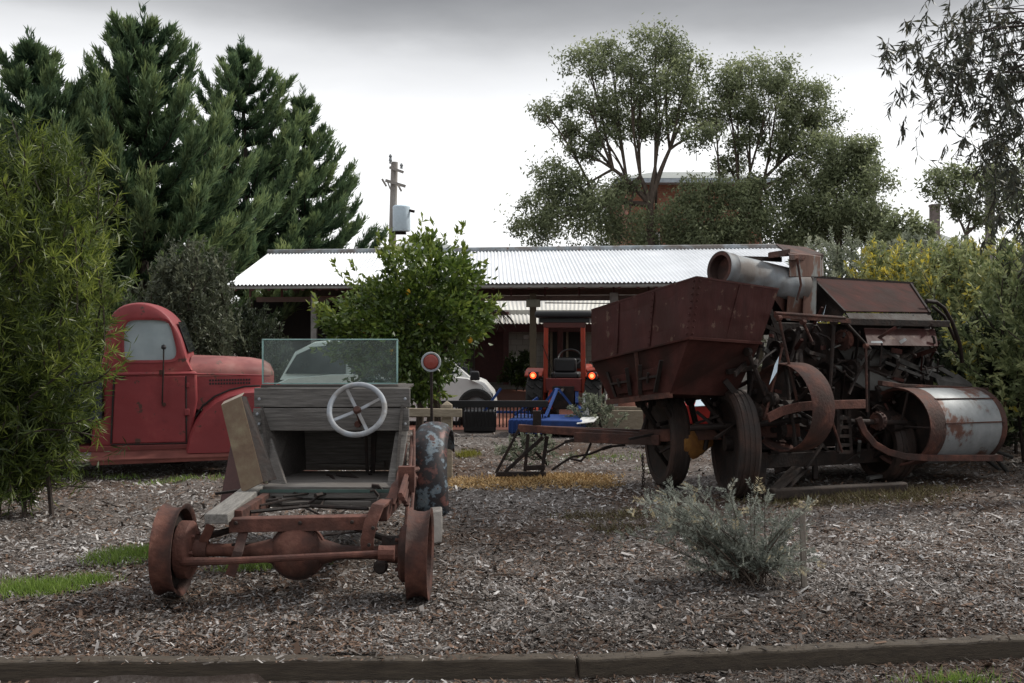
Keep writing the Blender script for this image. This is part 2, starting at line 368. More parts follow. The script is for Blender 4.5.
ux = np.stack([np.cos(ang)*np.cos(tilt), np.sin(ang)*np.cos(tilt), np.sin(tilt)], -1)
t2 = RNG.normal(0,.3,n); pv = np.stack([-np.sin(ang)*np.cos(t2), np.cos(ang)*np.cos(t2), np.sin(t2)], -1)
c = np.stack([cx,cy,cz+np.abs(np.sin(tilt))*sz*.5], -1)
k1 = RNG.uniform(.6,1,(n,1))
vs = np.stack([c-ux*sz[:,None]-pv*wd[:,None], c+ux*sz[:,None]-pv*wd[:,None]*k1, c+ux*sz[:,None]*k1+pv*wd[:,None], c-ux*sz[:,None]+pv*wd[:,None]*k1], 1)
patch = np.sin(1.1*cx+.6*cy)+np.sin(1.9*cy-1.2*cx+2)+.7*np.sin(3.1*cx+2.7*cy+1)
patch2 = np.sin(.9*cx-1.4*cy+.5)+.6*np.sin(2.3*cx+1.7*cy)
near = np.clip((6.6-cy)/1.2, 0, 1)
val = RNG.beta(1.5,2.6,n)*.62+.038*patch+.03*np.sin(7*cx+3*cy)*np.sin(5*cy-4*cx)+np.where(RNG.random(n) < .10, .26, 0)-.10*near-.05*np.clip((9-cy)/3,0,1)+.02*np.clip((cy-9)/4,0,1)  # foreground chips darkened, far ones lightened: shading painted into their colour
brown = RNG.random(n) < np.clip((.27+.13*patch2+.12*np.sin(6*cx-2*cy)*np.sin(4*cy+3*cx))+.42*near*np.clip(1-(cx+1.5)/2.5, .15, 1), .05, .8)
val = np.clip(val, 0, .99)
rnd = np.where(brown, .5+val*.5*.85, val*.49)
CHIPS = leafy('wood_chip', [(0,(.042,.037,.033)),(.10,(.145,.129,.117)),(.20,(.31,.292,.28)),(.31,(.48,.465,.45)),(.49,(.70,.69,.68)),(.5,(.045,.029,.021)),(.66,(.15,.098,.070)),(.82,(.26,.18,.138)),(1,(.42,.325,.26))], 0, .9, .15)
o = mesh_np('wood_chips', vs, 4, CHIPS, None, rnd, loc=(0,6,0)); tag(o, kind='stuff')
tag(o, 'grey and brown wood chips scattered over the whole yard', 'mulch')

# paving by the building, beyond the mulch
mb = MB(); mb.add([(-9,16.9,.006),(3.4,16.9,.006),(3.4,34,.006),(-9,34,.006)], [(0,1,2,3)])
o = mb.build('paving', PAVERED); tag(o, kind='structure')
# timber edging: two sleepers end to end
for a, b, lab in ((EDGE[1]+V((-3.5,.0,0)), EDGE[2], 'long brown timber sleeper edging the mulch along the left foreground'),
                  (EDGE[2]+V((.012,0,0)), EDGE[4], 'brown timber sleeper edging the mulch in the right foreground')):
    a = V((a.x,a.y,-.068)); b = V((b.x,b.y,-.068))
    n_ = 60; r = MB(); rings = []
    d_ = (b-a).normalized(); s_ = V((-d_.y,d_.x,0))
    for i in range(n_+1):
        p = a.lerp(b, i/n_); w1 = random.uniform(-.005,.005); h1 = random.uniform(-.004,.003)
        rings.append([p+s_*(-.05+w1)+V((0,0,-.10)), p+s_*(.05+w1)+V((0,0,-.10)), p+s_*(.05+w1)+V((0,0,.088+h1)), p+s_*(-.05+w1)+V((0,0,.088+h1))])
    r.loft(rings); m = (a+b)/2
    single('timber_edging', r, SLEEPER, lab, 'edging', (m.x,m.y,-.15), smooth=False, bevel=.012)

# ------------------------------------------------------------------ the stripped car wreck
W = thing('car_wreck', 'stripped vintage car chassis with timber dash, windscreen and bare rusty rear wheels', 'car wreck', (-1.35,7.4,0))
cL, cR = P(174,546,6.48), P(420,553,6.47)
cL.z = .285; cR.z = .262
ax = (cR-cL).normalized(); fw = V((-ax.y, ax.x, 0))
def car_wheel(c, inward):
    t = MB()
    R = .268
    # rolled steel rim: tread band with lips, hollow
    prof = [(R,-.062),(R-.004,-.055),(R-.014,-.048),(R-.022,-.02),(R-.024,.02),(R-.014,.048),(R-.004,.055),(R,.062),(R-.012,.062),(R-.03,.05),(R-.038,.02),(R-.038,-.02),(R-.03,-.05),(R-.012,-.062)]
    t.lathe(prof, c, ax, 48, closed=True)
    rim = t.build('wheel', RUST, W, ang=40)
    h = MB()
    h.lathe([(.0,-.035),(.06,-.035),(.075,-.02),(.23,-.006),(.234,.006),(.075,.0),(.06,.02),(0,.03)], c, ax*-inward, 32)
    h.build('wheel_disc', RUST_DARK, rim)
    k = MB()
    k.lathe([(0,.03),(.155,.03),(.168,.04),(.168,.10),(.15,.115),(.06,.125),(.055,.2),(0,.2)], c, ax*inward, 36)
    for i in range(6):
        a = i*math.pi/3; u = V((0,0,1))*math.sin(a)+fw*math.cos(a)
        k.tube([c+ax*inward*.118+u*.1, c+ax*inward*.14+u*.1], .012, 6)
    k.build('brake_drum', RUST_BRIGHT if inward > 0 else RUST, rim)
car_wheel(cL, 1); car_wheel(cR, -1)
dc = cL.lerp(cR, .505)
t = MB()
t.tube([cL+ax*.1, cL+ax*.3, cL+ax*.46, dc-ax*.11], [.038,.038,.042,.085], 20)
t.tube([cR-ax*.1, cR-ax*.3, cR-ax*.46, dc+ax*.11], [.038,.038,.042,.085], 20)
axle = t.build('rear_axle', RUST, W)
t = MB(); t.lathe([(0,-.145),(.045,-.142),(.09,-.125),(.13,-.09),(.152,-.045),(.157,-.02),(.166,-.02),(.166,.02),(.155,.03),(.13,.10),(.08,.15),(.05,.3),(0,.3)], dc, fw, 36)
t.lathe([(0,-.022),(.02,-.02),(.026,0)], dc-fw*.122+V((-.01,0,-.08)), -fw-V((0,0,.4)), 6)
for i in range(10):
    a = i*math.pi/5+.2; u = V((0,0,1))*math.sin(a)+ax*math.cos(a)
    t.tube([dc+u*.150-fw*.045, dc+u*.150-fw*.028], .009, 6)
t.build('differential', RUST, axle)
for s_e in (cL+ax*.16, cR-ax*.16):
    t = MB(); t.tube([s_e+V((0,0,.07)), s_e.lerp(dc,.45)+V((0,.1,.13)), dc+V((0,.25,.12))], [.022,.018,.022], 8); t.build('radius_rod', RUST_DARK, axle)
t = MB(); t.tube([P(180,562,6.35),P(230,561,6.2),P(384,553,6.2)], [.027,.020,.017], 10); t.tube([P(384,553,6.2)-ax*.03,P(384,553,6.2)+ax*.06], .042, 10)
t.build('tie_rod', RUST_BRIGHT, W)
# cross member: angle iron
t = MB(); a, b = P(229,526,6.42), P(376,523,6.40)
t.beam(a, b, .012, .078); t.beam(a+V((0,.05,.036)), b+V((0,.05,.036)), .09, .008)
t.build('cross_member', RUST_BRIGHT, W, bevel=.003)
def strap(pts, w_, th, mat, name, holes=0):
    t = MB()
    pts = [V(p) for p in pts]
    rings = []
    for i, p in enumerate(pts):
        d_ = (pts[min(i+1,len(pts)-1)]-pts[max(i-1,0)]).normalized(); s_ = V((1,0,0)); u = d_.cross(s_).normalized()
        s_ = u.cross(d_)
        rings.append([p-s_*w_/2-u*th/2, p+s_*w_/2-u*th/2, p+s_*w_/2+u*th/2, p-s_*w_/2+u*th/2])
    t.loft(rings)
    for k in range(holes):
        p = pts[0].lerp(pts[-1], (k+.5)/holes)
        t.tube([p-V((0,.012,0)), p-V((0,.03,0))], .009, 6)
    return t.build(name, mat, W, bevel=.004)
strap([P(386,501,6.55),P(378,506,6.38),P(371,522,6.33),P(367,540,6.33),P(368,557,6.36)], .075, .022, RUST_BRIGHT, 'spring_bracket', 5)
strap([P(211,525,6.45),P(205,538,6.45),P(199,555,6.5)], .055, .012, RUST, 'spring_bracket')
strap([P(244,530,6.45),P(238,552,6.3),P(230,576,6.28)], .058, .012, RUST, 'spring_bracket')
t = MB(); t.lathe([(0,-.03),(.03,-.03),(.042,-.01),(.042,.03),(.03,.05),(0,.05)], P(381,566,6.4), (0,-1,0), 14)
t.lathe([(0,-.05),(.055,-.05),(.055,.09),(0,.09)], P(391,545,6.5), ax, 14)
t.build('shackle', RUST_DARK, W)
# chassis rails with spring leaves
for sx_, pts in ((1, [(-.76,6.47,.50),(-.76,7.3,.47),(-.74,8.3,.44),(-.78,9.4,.44)]), (-1, [(-1.62,6.5,.46),(-1.62,7.3,.45),(-1.66,8.3,.43),(-1.66,9.4,.43)])):
    t = MB()
    for a, b in zip(pts[:-1], pts[1:]):
        t.beam(a, b, .05, .10)
    t.build('chassis_rail', RUST, W, bevel=.005)
t = MB()
for i in range(4):
    o_ = V((-.66,0,-.03*i)); t.tube([V((-.66,6.5+.12*i,.60-.012*i-.028*i)), V((-.66,6.95,.68-.028*i)), V((-.66,7.7-.15*i,.60-.012*i-.028*i))], .017, 6)
t.beam((-.66,6.9,.56),(-.66,6.9,.72), .10, .06)
t.build('leaf_spring', RUST_BRIGHT, W)
t = MB(); t.tube([P(405,445,8.2),P(400,470,7.6),P(395,500,6.9)], .02, 7); t.tube([P(412,437,8.2),P(410,470,7.4),P(405,545,6.6)], .014, 7); t.tube([P(414,430,8.3),P(414,480,7.3),P(411,520,6.6)], .012, 7)
t.build('side_rod', RUST_BRIGHT, W)
strap([P(404,478,7.0),P(396,486,6.9),P(390,505,6.75)], .06, .02, RUST_BRIGHT, 'spring_bracket')
t = MB(); t.sheet([P(402,465,7.4),P(411,470,7.3),P(409,482,7.2),P(399,478,7.3)], .006); t.build('bent_plate', RUST_BRIGHT, W)
# floor
t = MB()
zf = .535
for i in range(5):
    y0 = 7.28+i*.21
    t.box((-1.20, y0+.1, zf-.012+random.uniform(-.004,.004)-i*.008), (.90,.2,.028))
t.box((-1.20,7.262,zf-.05), (.94,.03,.045)); t.box((-1.19,7.25,zf-.105), (.9,.04,.04))
t.build('floor', GREYWOOD, W, bevel=.005)
t = MB(); t.box((-1.2,7.245,zf-.022), (.92,.006,.02)); t.build('floor_trim', plain('green_paint_remnant',(.05,.085,.075),.7), W)
# dash boards
def board_px(x0,y0,x1,y1,d_,th=.032):
    a, b = P(x0,y0,d_), P(x1,y1,d_)
    return ((a+b)/2+V((0,th/2,0)), (abs(b.x-a.x), th, abs(a.z-b.z)))
t = MB(); t.box(*board_px(254,388,410,407.4,7.75)); t.build('dash_board', GREYWOOD, W, bevel=.006)
t = MB(); t.box(*board_px(253,408.4,409,431,7.74)); t.build('dash_board', GREYWOOD, W, bevel=.006)
for x_, y_ in ((259,399),(405,399),(259,424),(405,424),(257,414)):
    t = MB(); p = P(x_,y_,7.73); t.lathe([(0,-.006),(.009,-.004),(.011,.004)], p, (0,1,0), 10); t.build('bolt', PALEGREY, W)
# uprights, inner sides, firewall
t = MB(); t.beam(P(262,431,7.80), P(281,489,7.42), .10, .035, up=V((0,1,0))); t.build('upright', GREYWOOD, W, bevel=.005)
t = MB(); t.beam(P(402,431,7.80), P(393,487,7.5), .085, .035, up=V((0,1,0))); t.build('upright', GREYWOOD, W, bevel=.005)
t = MB(); t.sheet([V((-1.78,7.8,1.15)),V((-1.60,8.45,1.13)),V((-1.58,8.45,.5)),V((-1.64,7.5,.5))], .02); t.build('side_panel', DARKWOOD, W); t = MB(); t.sheet([V((-.76,7.8,1.15)),V((-.86,8.45,1.13)),V((-.86,8.45,.5)),V((-.78,7.5,.5))], .02)
t.build('side_panel', DARKWOOD, W)
t = MB()
for i in range(4):
    t.box((-1.23,8.46-.012*i,.575+i*.168), (.84,.03,.166))
t.box((-1.23,8.41,.535),(.5,.05,.03)); t.box((-1.03,8.40,.545),(.12,.04,.05))
t.build('firewall', FIREWOOD, W, bevel=.006)
t = MB(); t.beam(P(374,432,8.1), P(372,486,8.1), .035, .03); t.tube([P(366,432,8.0),P(367,470,8.0),P(378,485,8.0)], .012, 6); t.build('floor_lever', RUST_DARK, W)
t = MB(); t.box((-1.25,8.10,1.150), (1.0,.62,.02)); t.build('scuttle_top', DARKWOOD, W, bevel=.004)
# windscreen: thick glass sheet standing on the scuttle
gl = P(262,339,8.0); gr = P(398,384,8.0)
t = MB(); t.box(((gl.x+gr.x)/2, 8.0, (gl.z+gr.z)/2), (gr.x-gl.x-.02, .006, gl.z-gr.z-.02))
ws = t.build('windscreen', GLASS, W)
t = MB(); zt, zb = gl.z, gr.z
t.box(((gl.x+gr.x)/2,8,zt-.004),(gr.x-gl.x,.016,.009)); t.box((gl.x+.006,8,(zt+zb)/2),(.012,.016,zt-zb-.02)); t.box((gr.x-.006,8,(zt+zb)/2),(.012,.016,zt-zb-.02)); t.box(((gl.x+gr.x)/2,8,zb+.004),(gr.x-gl.x,.016,.009))
t.build('glass_edge', GLASS_EDGE, ws, bevel=.003)
t = MB(); t.box(((gl.x+gr.x)/2,8.0,zb-.022),(gr.x-gl.x+.01,.045,.034)); t.build('windscreen_rail', DARKWOOD, W, bevel=.006)
# steering wheel
sc_ = P(357,409.5,7.5); nrm = V((0,-math.cos(math.radians(29)),math.sin(math.radians(29)))); e1 = V((1,0,0)); e2 = nrm.cross(e1)*-1
if e2.z < 0: e2 = -e2
t = MB(); R = .188; r_ = .0185; rings = []
n1, n2 = 48, 12
vs_ = []
for i in range(n1):
    a = 2*math.pi*i/n1; rad = e1*math.cos(a)+e2*math.sin(a)
    for k in range(n2):
        b = 2*math.pi*k/n2; vs_.append(sc_+rad*(R+r_*math.cos(b))+nrm*r_*math.sin(b)*1.1)
t.add(vs_, [(i*n2+k, ((i+1)%n1)*n2+k, ((i+1)%n1)*n2+(k+1)%n2, i*n2+(k+1)%n2) for i in range(n1) for k in range(n2)])
sw = t.build('steering_wheel', PALEGREY, W)
t = MB()
for a in (118, 28, -63, -153):
    a = math.radians(a); rad = e1*math.cos(a)+e2*math.sin(a)
    t.beam(sc_-nrm*.02+rad*.02, sc_-nrm*.004+rad*(R-.005), .024, .014, up=nrm)
t.build('spoke', PALEGREY, sw, bevel=.004)
t = MB(); t.lathe([(0,.012),(.02,.012),(.026,.004),(.028,-.02),(.016,-.03),(.016,-.04)], sc_, nrm, 16); t.tube([sc_-nrm*.03, sc_-nrm*.2], .016, 10)
t.lathe([(0,-.03),(.022,-.03),(.026,0)], P(358,424,7.72), (0,1,0), 12)
t.build('hub', RUST, sw)
t = MB(); t.tube([sc_-nrm*.2, V((-1.15,8.44,.75))], .016, 8); t.build('steering_column', RUST_DARK, W)
# right front mudguard with flaking paint
t = MB(); rings = []
cy0, cz0, Rm = 8.72, .37, .40
xm = P(431,450,8.4).x
for i in range(22):
    a = math.radians(207-(207-28)*i/21)
    c_ = V((xm+.012*math.sin(a*2), cy0+Rm*math.cos(a)*1.06, cz0+Rm*math.sin(a)*1.06)); rad = V((0,math.cos(a),math.sin(a)))
    ring = []
    for k in range(9):
        f = -1+2*k/8; ring.append(c_+V((f*.132,0,0))+rad*(.045*(1-abs(f)**2.6)-.02*(abs(f)**8)))
    rings.append(ring)
t.loft(rings, closed=False)
t.build('mudguard', FLAKE, W, ang=60, solid=.006)
t = MB(); t.prism([P(219,505,7.6),P(243,505,7.55),P(243,440,7.9),P(231,440,7.95)], V((0,.05,0))); t.build('mudguard', mottled('purple_brown_rust',[(.3,(.035,.017,.016)),(.7,(.075,.036,.032))],5,.8,.3), W, bevel=.012)
# side lamp bracket
t = MB()
for i in range(26):
    a = V((-1.62+random.random()*.8, 7.1+random.random()*.8, .44+random.random()*.06)); b = a+V((random.uniform(-.4,.4), random.uniform(-.5,.5), random.uniform(-.06,.05)))
    t.tube([a,(a+b)/2+V((0,0,.02)),b], random.uniform(.006,.016), 5)
t.build('under_floor_strut', RUST_DARK, W)
t = MB(); t.sheet([P(272,493,7.3),P(330,491,7.6),P(345,500,7.3),P(282,503,7.1)], .015); t.sheet([P(330,494,7.4),P(392,500,7.2),P(390,505,7.2),P(326,500,7.3)], .012); t.build('under_tray', DARKWOOD, W)
for pts, r_ in (([P(232,545,6.4),P(300,538,6.7),P(372,530,6.9)],.008),([P(250,512,6.7),P(310,506,7.0),P(368,509,6.8)],.012),([P(300,505,7.1),P(330,520,6.9),P(352,506,7.1)],.007),([P(215,560,6.5),P(260,556,6.6),P(290,545,6.6)],.010),([P(330,545,6.6),P(352,520,7.0),P(372,512,7.2)],.007)):
    t = MB(); t.tube(pts, r_, 6); t.build('brake_rod', RUST_DARK, W)
for x, y, dd in ((236,523,6.41),(300,523,6.40),(352,522,6.39),(373,528,6.31),(369,545,6.31)):
    t = MB(); t.lathe([(0,-.016),(.010,-.014),(.012,-.002),(.012,.004)], P(x,y,dd), (0,1,0), 6); t.build('bolt', RUST_DARK, W)
# loose things about the wreck
q_ = [P(221,405,7.42), P(241,396,7.42), P(263,482,7.20), P(242,493,7.20)]
mp_ = thing('metal_panel', 'stained tan sheet metal panel leaning against the left of the wreck', 'panel', (-1.75,7.25,.49))
t = MB(); t.sheet(q_, .006); t.build('face', TAN_SHEET, mp_, bevel=.002)
t = MB(); t.sheet([q_[1]+V((.003,.004,0)), q_[1]+V((.02,.07,-.01)), q_[2]+V((.075,.07,.01)), q_[2]+V((.003,.004,0))], .005); t.build('flange', RUST_DARK, mp_)
t = MB(); t.sheet([q_[0]+V((0,.004,0)), q_[0]+V((.012,.03,.022)), q_[1]+V((.012,.03,.022)), q_[1]+V((0,.004,0))], .005); t.build('folded_top', mottled('pale_tan_edge',[(.3,(.22,.17,.13)),(.7,(.36,.31,.26))],8,.7,.2), mp_)
t = MB(); a, b = P(216,519,6.32), P(255,489,7.5)
t.beam(a, b, .135, .058)
single('plank', t, GREYWOOD_L, 'loose grey plank lying across the wreck left of its floor', 'plank', (a+b)/2-V((0,0,.03)), bevel=.006)
t = MB(); a = P(431,362,8.9); t.lathe([(0,-.012),(.055,-.010),(.062,-.004),(.062,.004)], a, (0,-1,0), 24)
t2 = MB(); t2.lathe([(.060,.0),(.066,.012),(.078,.012),(.082,0),(.07,-.02),(0,-.03)], a, (0,-1,0), 28)
post = MB(); post.tube([V((a.x,a.y+.03,a.z)), V((a.x+.01,a.y+.03,0))], .012, 8)
rr = thing('reflector_post', 'round red reflector with pale rim on a thin dark rod', 'reflector', (a.x,a.y+.03,0))
post.build('post', RUST_DARK, rr); t2.build('rim', PALEGREY, rr)
t = MB(); t.lathe([(0,.024),(.05,.02),(.062,.008),(.062,0)], a, (0,-1,0), 24); t.build('lens', REFLECTOR, rr)
# pale slab under mudguard
t = MB(); t.hexa([G(430,545)+V((0,0,.0)), G(442,543), G(443,520), G(431,522), G(430,545)+V((0,.03,.24)), G(442,543)+V((0,.03,.24)), G(443,520)+V((.0,-.2,.25)), G(431,522)+V((0,-.2,.24))])
single('stone_block', t, mottled('pale_weathered_block',[(.3,(.13,.12,.11)),(.7,(.24,.225,.21))],6,.85,.5), 'pale weathered block standing behind the right wheel of the wreck', 'block', G(437,533), bevel=.012)

# ------------------------------------------------------------------ red truck
TD = 11.8
T = thing('vintage_truck', 'old faded red truck facing right beside the leafy bush', 'truck', (P(180,478,TD).x, TD+.75, 0))
def K(px, py, dy=0): 
    p = P(px, py, TD); return V((p.x, p.y+dy, p.z))
WID = 1.5
def smooth_loop(pts, n):
    """closed Catmull-Rom through pts, n samples"""
    out = []; m = len(pts); per = n/m
    for i in range(n):
        t_ = i/per; k = int(t_); f = t_-k
        p0, p1, p2, p3 = [V((*pts[(k+j-1)%m],0)) for j in range(4)]
        out.append(.5*((2*p1)+(p2-p0)*f+(2*p0-5*p1+4*p2-p3)*f*f+(3*p1-p0-3*p2+p3)*f**3))
    return [(p.x,p.y) for p in out]
def resample(pts, n):
    seg = [math.dist(pts[i], pts[(i+1)%len(pts)]) for i in range(len(pts))]; tot = sum(seg); out = []; i = 0; acc = 0
    for k in range(n):
        t_ = tot*k/n
        while acc+seg[i] < t_: acc += seg[i]; i += 1
        f = (t_-acc)/max(seg[i],1e-9); a = pts[i]; b = pts[(i+1)%len(pts)]
        out.append((a[0]+(b[0]-a[0])*f, a[1]+(b[1]-a[1])*f))
    return out
GH = [(108,372),(108,350),(110,330),(115,315),(124,306.5),(139,303),(152,305),(164,312),(173,322),(180,336),(185,352),(188,364),(190,372),(150,372.5)]
WIN = [(127,350),(127,335),(129,324),(135,320.5),(150,320),(164,321),(170,325),(174,338),(176.5,352),(173,359),(160,360),(140,360),(129,359)]
def align(loop, c):
    ang_ = [math.atan2(p[1]-c[1], p[0]-c[0]) for p in loop]
    k = min(range(len(loop)), key=lambda i: abs(ang_[i]-math.pi+ .0) if ang_[i] > 0 else abs(ang_[i]+math.pi))
    return loop[k:]+loop[:k]
NN = 60
c0 = (150,340)
def by_angle(loop, n, c):
    """ray-cast samples of a star-shaped loop, so two loops match"""
    out = []
    for k in range(n):
        a = 2*math.pi*k/n; dx, dy = math.cos(a), math.sin(a); best = None
        for i in range(len(loop)):
            (x1,y1),(x2,y2) = loop[i], loop[(i+1)%len(loop)]
            ex, ey = x2-x1, y2-y1; den = dx*ey-dy*ex
            if abs(den) < 1e-9: continue
            t_ = ((x1-c[0])*ey-(y1-c[1])*ex)/den; s_ = ((x1-c[0])*dy-(y1-c[1])*dx)/den
            if t_ > 0 and -1e-6 <= s_ <= 1+1e-6 and (best is None or t_ > best): best = t_
        out.append((c[0]+dx*best, c[1]+dy*best))
    return out
GO = by_angle(smooth_loop(GH, 120), NN, c0); WI = by_angle(smooth_loop(WIN, 120), NN, c0)
WF = [(c0[0]+(x-c0[0])*1.09, c0[1]+(y-c0[1])*1.12) for x,y in WI]
def inset(loop, k, cc=(150,352)): return [(cc[0]+(x-cc[0])*k, min(372, cc[1]+(y-cc[1])*k)) for x,y in loop]
t = MB()
R_ = lambda loop, dy: [K(x,y,dy) for x,y in loop]
sec = [(WI,.05),(WI,.012),(WF,-.004+.01),(WF,.0+.016),(inset(GO,.965),.02),(inset(GO,.985),.03),(GO,.075),(inset(GO,1.012),.16),(inset(GO,1.02),.4),(inset(GO,1.022),WID/2)]
rings = [R_(l, d_) for l, d_ in sec]+[R_(l, WID-d_) for l, d_ in reversed(sec[:-1])]
t.loft(rings, closed=True, caps=False)
cab = t.build('cab', TRUCK_RED, T, ang=50)
t = MB(); t.prism([K(x,y,.045) for x,y in WI], V((0,.004,0))); t.build('side_window', CABGLASS, cab, smooth=False)
t = MB(); t.tube([K(146,322,.06),K(157,359,.06)], .008, 6); t.build('window_divider', RUBBER, cab)
# lower body
def lower(poly, dy0, dy1, mat, name, par, bevel=.02, **k):
    t = MB(); t.prism([K(x,y,dy0) for x,y in poly], V((0,dy1-dy0,0))); return t.build(name, mat, par, bevel=bevel, seg=3, **k)
lower([(107,371.5),(196,371.5),(197,400),(190,445),(96,445),(98,420),(108,418)], -.005, WID+.005, TRUCK_RED, 'cab_body', T, .025)
door = lower([(119,376),(185,376),(186,442),(116,442),(117.5,400)], -.018, .03, TRUCK_RED, 'door', T, .008)
t = MB(); t.tube([K(108,374,-.02),K(190,373.5,-.02),K(196,374,-.02)], .009, 8); t.tube([K(196,374,-.02),K(268,377,.1)], .009, 8); t.build('belt_moulding', TRUCK_RED, T)
t = MB(); t.tube([K(118,375,-.021),K(116.8,400,-.021),K(115,442,-.021)], .009, 6); t.tube([K(186,376,-.021),K(186.5,442,-.021)], .008, 6); t.tube([K(115,443,-.021),K(187,443,-.021)], .006, 6)
t.build('door_gap', RUBBER, door)
t = MB(); t.box(K(187,412,-.03),(.05,.03,.07)); t.box(K(188,385,-.03),(.03,.02,.05)); t.build('hinge', TRUCK_RED, door, bevel=.006)
t = MB(); t.tube([K(128,376,-.02),K(124,376,-.05),K(118,376,-.05)], .009, 6); t.build('handle', RUST_DARK, door)
t = MB(); t.tube([K(165,349,-.06),K(164.5,375,-.07),K(163.5,403,-.05)], .008, 7); ia = t.build('indicator_arm', RUST_DARK, T)
t = MB(); t.lathe([(0,-.03),(.022,-.018),(.028,0),(.022,.018),(0,.03)], K(165,347,-.06), (0,0,1), 14); t.build('knob', BLACK, ia)
t = MB(); t.lathe([(0,-.01),(.02,-.01),(.022,0)], K(165,404,-.03), (0,1,0), 10); t.box(K(163,372,-.03),(.05,.04,.05)); t.build('arm_bracket', RUST, ia)
# sill, running board
lower([(84,444),(190,444),(190,449),(84,450)], -.03, WID+.03, mottled('dull_red_sill',[(.3,(.10,.022,.02)),(.7,(.17,.04,.035))],4,.7,.2), 'sill', T, .01)
t = MB()
t.prism([K(97,450,-.03),K(232,450,-.03),K(232,455,-.17),K(97,456,-.17)], V((0,0,-.02)))
t.prism([K(97,457,-.165),K(232,455.5,-.165),K(232,459.5,-.165),K(99,461.5,-.165)], V((0,.01,0)))
t.prism([K(97,449,-.028),K(190,449,-.028),K(190,456,-.028),K(97,456,-.028)], V((0,.01,0)))
t.build('running_board', mottled('rusty_red_running_board',[(.3,(.095,.028,.022)),(.6,(.16,.05,.04)),(.85,(.22,.10,.08))],4,.75,.3), T, bevel=.006)
# bonnet: chalky rounded top and red side panels
st_ = ((189,357,402,.70),(200,357.5,402,.69),(225,358.5,402,.64),(248,360,402,.57),(262,362.5,402,.50),(269,367,402,.44),(272.5,374,402,.38))
cyy = TD+WID/2
t = MB(); rings = []
for px_, top, bot, hw in st_:
    ring = []; x_ = K(px_,0).x; zt_ = K(0,top).z; zs_ = K(0,377).z
    for k in range(25):
        a = math.pi*k/24; ca, sa = math.cos(a), math.sin(a)
        ring.append(V((x_, cyy-hw*math.copysign(abs(ca)**.62, ca), zs_+max(.012,(zt_-zs_))*sa**.75)))
    rings.append(ring)
t.loft(rings); hood = t.build('bonnet', TRUCK_HOOD, T, ang=45)
t = MB(); rings = []
for px_, top, bot, hw in st_:
    x_ = K(px_,0).x; z1, z0 = K(0,377.3).z, K(0,bot+8).z; h = hw+.004
    rings.append([V((x_,cyy-h,z0)),V((x_,cyy-h,z1)),V((x_,cyy+h,z1)),V((x_,cyy+h,z0))])
t.loft(rings); t.build('bonnet_side', TRUCK_RED, T, ang=45)
for r_i in range(2):
    for i in range(15):
        a = K(209+i*2.75, 381+r_i*3.4); hw_ = float(np.interp(209+i*2.75, [s[0] for s in st_], [s[3] for s in st_]))
        t = MB(); t.box((a.x, cyy-hw_-.004, a.z), (.019,.012,.020)); t.build('louvre', BLACK, hood)
# front wings
def wing(dy0, dy1):
    arch = [(184.5,453),(186,446),(189,433),(195,420),(203,409),(214,399.5),(228,393),(243,389.5),(257,389),(268,393),(277,402),(283,416),(285,430),(280,436),(276,424),(268,413),(257,409),(246,411),(238,418),(233,430),(231,444),(231,453)]
    secs = []
    for f, k in ((0,.93),(.12,.97),(.35,1.0),(.7,1.0),(1,.98)):
        cc = (238,445); secs.append([K(cc[0]+(x-cc[0])*k, min(453.5, cc[1]+(y-cc[1])*k), dy0+(dy1-dy0)*f) for x,y in arch])
    t = MB(); t.loft(secs); return t.build('front_wing', TRUCK_RED, T, ang=50)
t = MB(); t.tube([K(x,y,.055) for x,y in ((184,450),(185,444),(187.5,432),(193.5,418.5),(201.5,407),(213,397.5),(227.5,391),(243,387.5),(258,387))], .011, 6); t.build('wing_seam', RUBBER, T)
wing(-.12, .34); wing(WID+.12, WID-.34)
t = MB(); t.lathe([(0,-.05),(.10,-.05),(.13,-.03),(.13,.03),(.10,.05),(0,.05)], K(282,398,.0), (1,0,0), 16); t.build('headlight', PALEGREY, T)
def truck_wheel(px, dy):
    c = K(px,0,dy); c.z = .37
    t = MB(); t.lathe([(.20,-.09),(.33,-.10),(.365,-.075),(.375,-.03),(.375,.03),(.365,.075),(.33,.10),(.20,.09)], c, (0,1,0), 36, closed=True); tw = t.build('wheel', RUBBER, T)
    t = MB(); t.lathe([(0,-.03),(.06,-.06),(.10,-.05),(.12,-.01),(.18,-.03),(.205,-.06),(.205,.06),(0,.06)], c, (0,1,0), 24); t.build('rim', RUST_DARK, tw)
for px_ in (258, 10):
    truck_wheel(px_, .17); truck_wheel(px_, WID-.17)
t = MB(); t.beam(K(-45,440,.35),K(270,440,.35),.09,.16); t.beam(K(-45,440,WID-.35),K(270,440,WID-.35),.09,.16)
for px_ in (-40,40,90,170): t.beam(K(px_,440,.35),K(px_,440,WID-.35),.08,.12)
t.build('chassis', RUST_DARK, T, bevel=.01)
t = MB(); t.hexa([K(156,470,.5),K(180,470,.5),K(180,470,.85),K(156,470,.85),K(150,452,.5),K(186,452,.5),K(186,452,.85),K(150,452,.85)]); t.build('gearbox', RUST_DARK, T, bevel=.03)
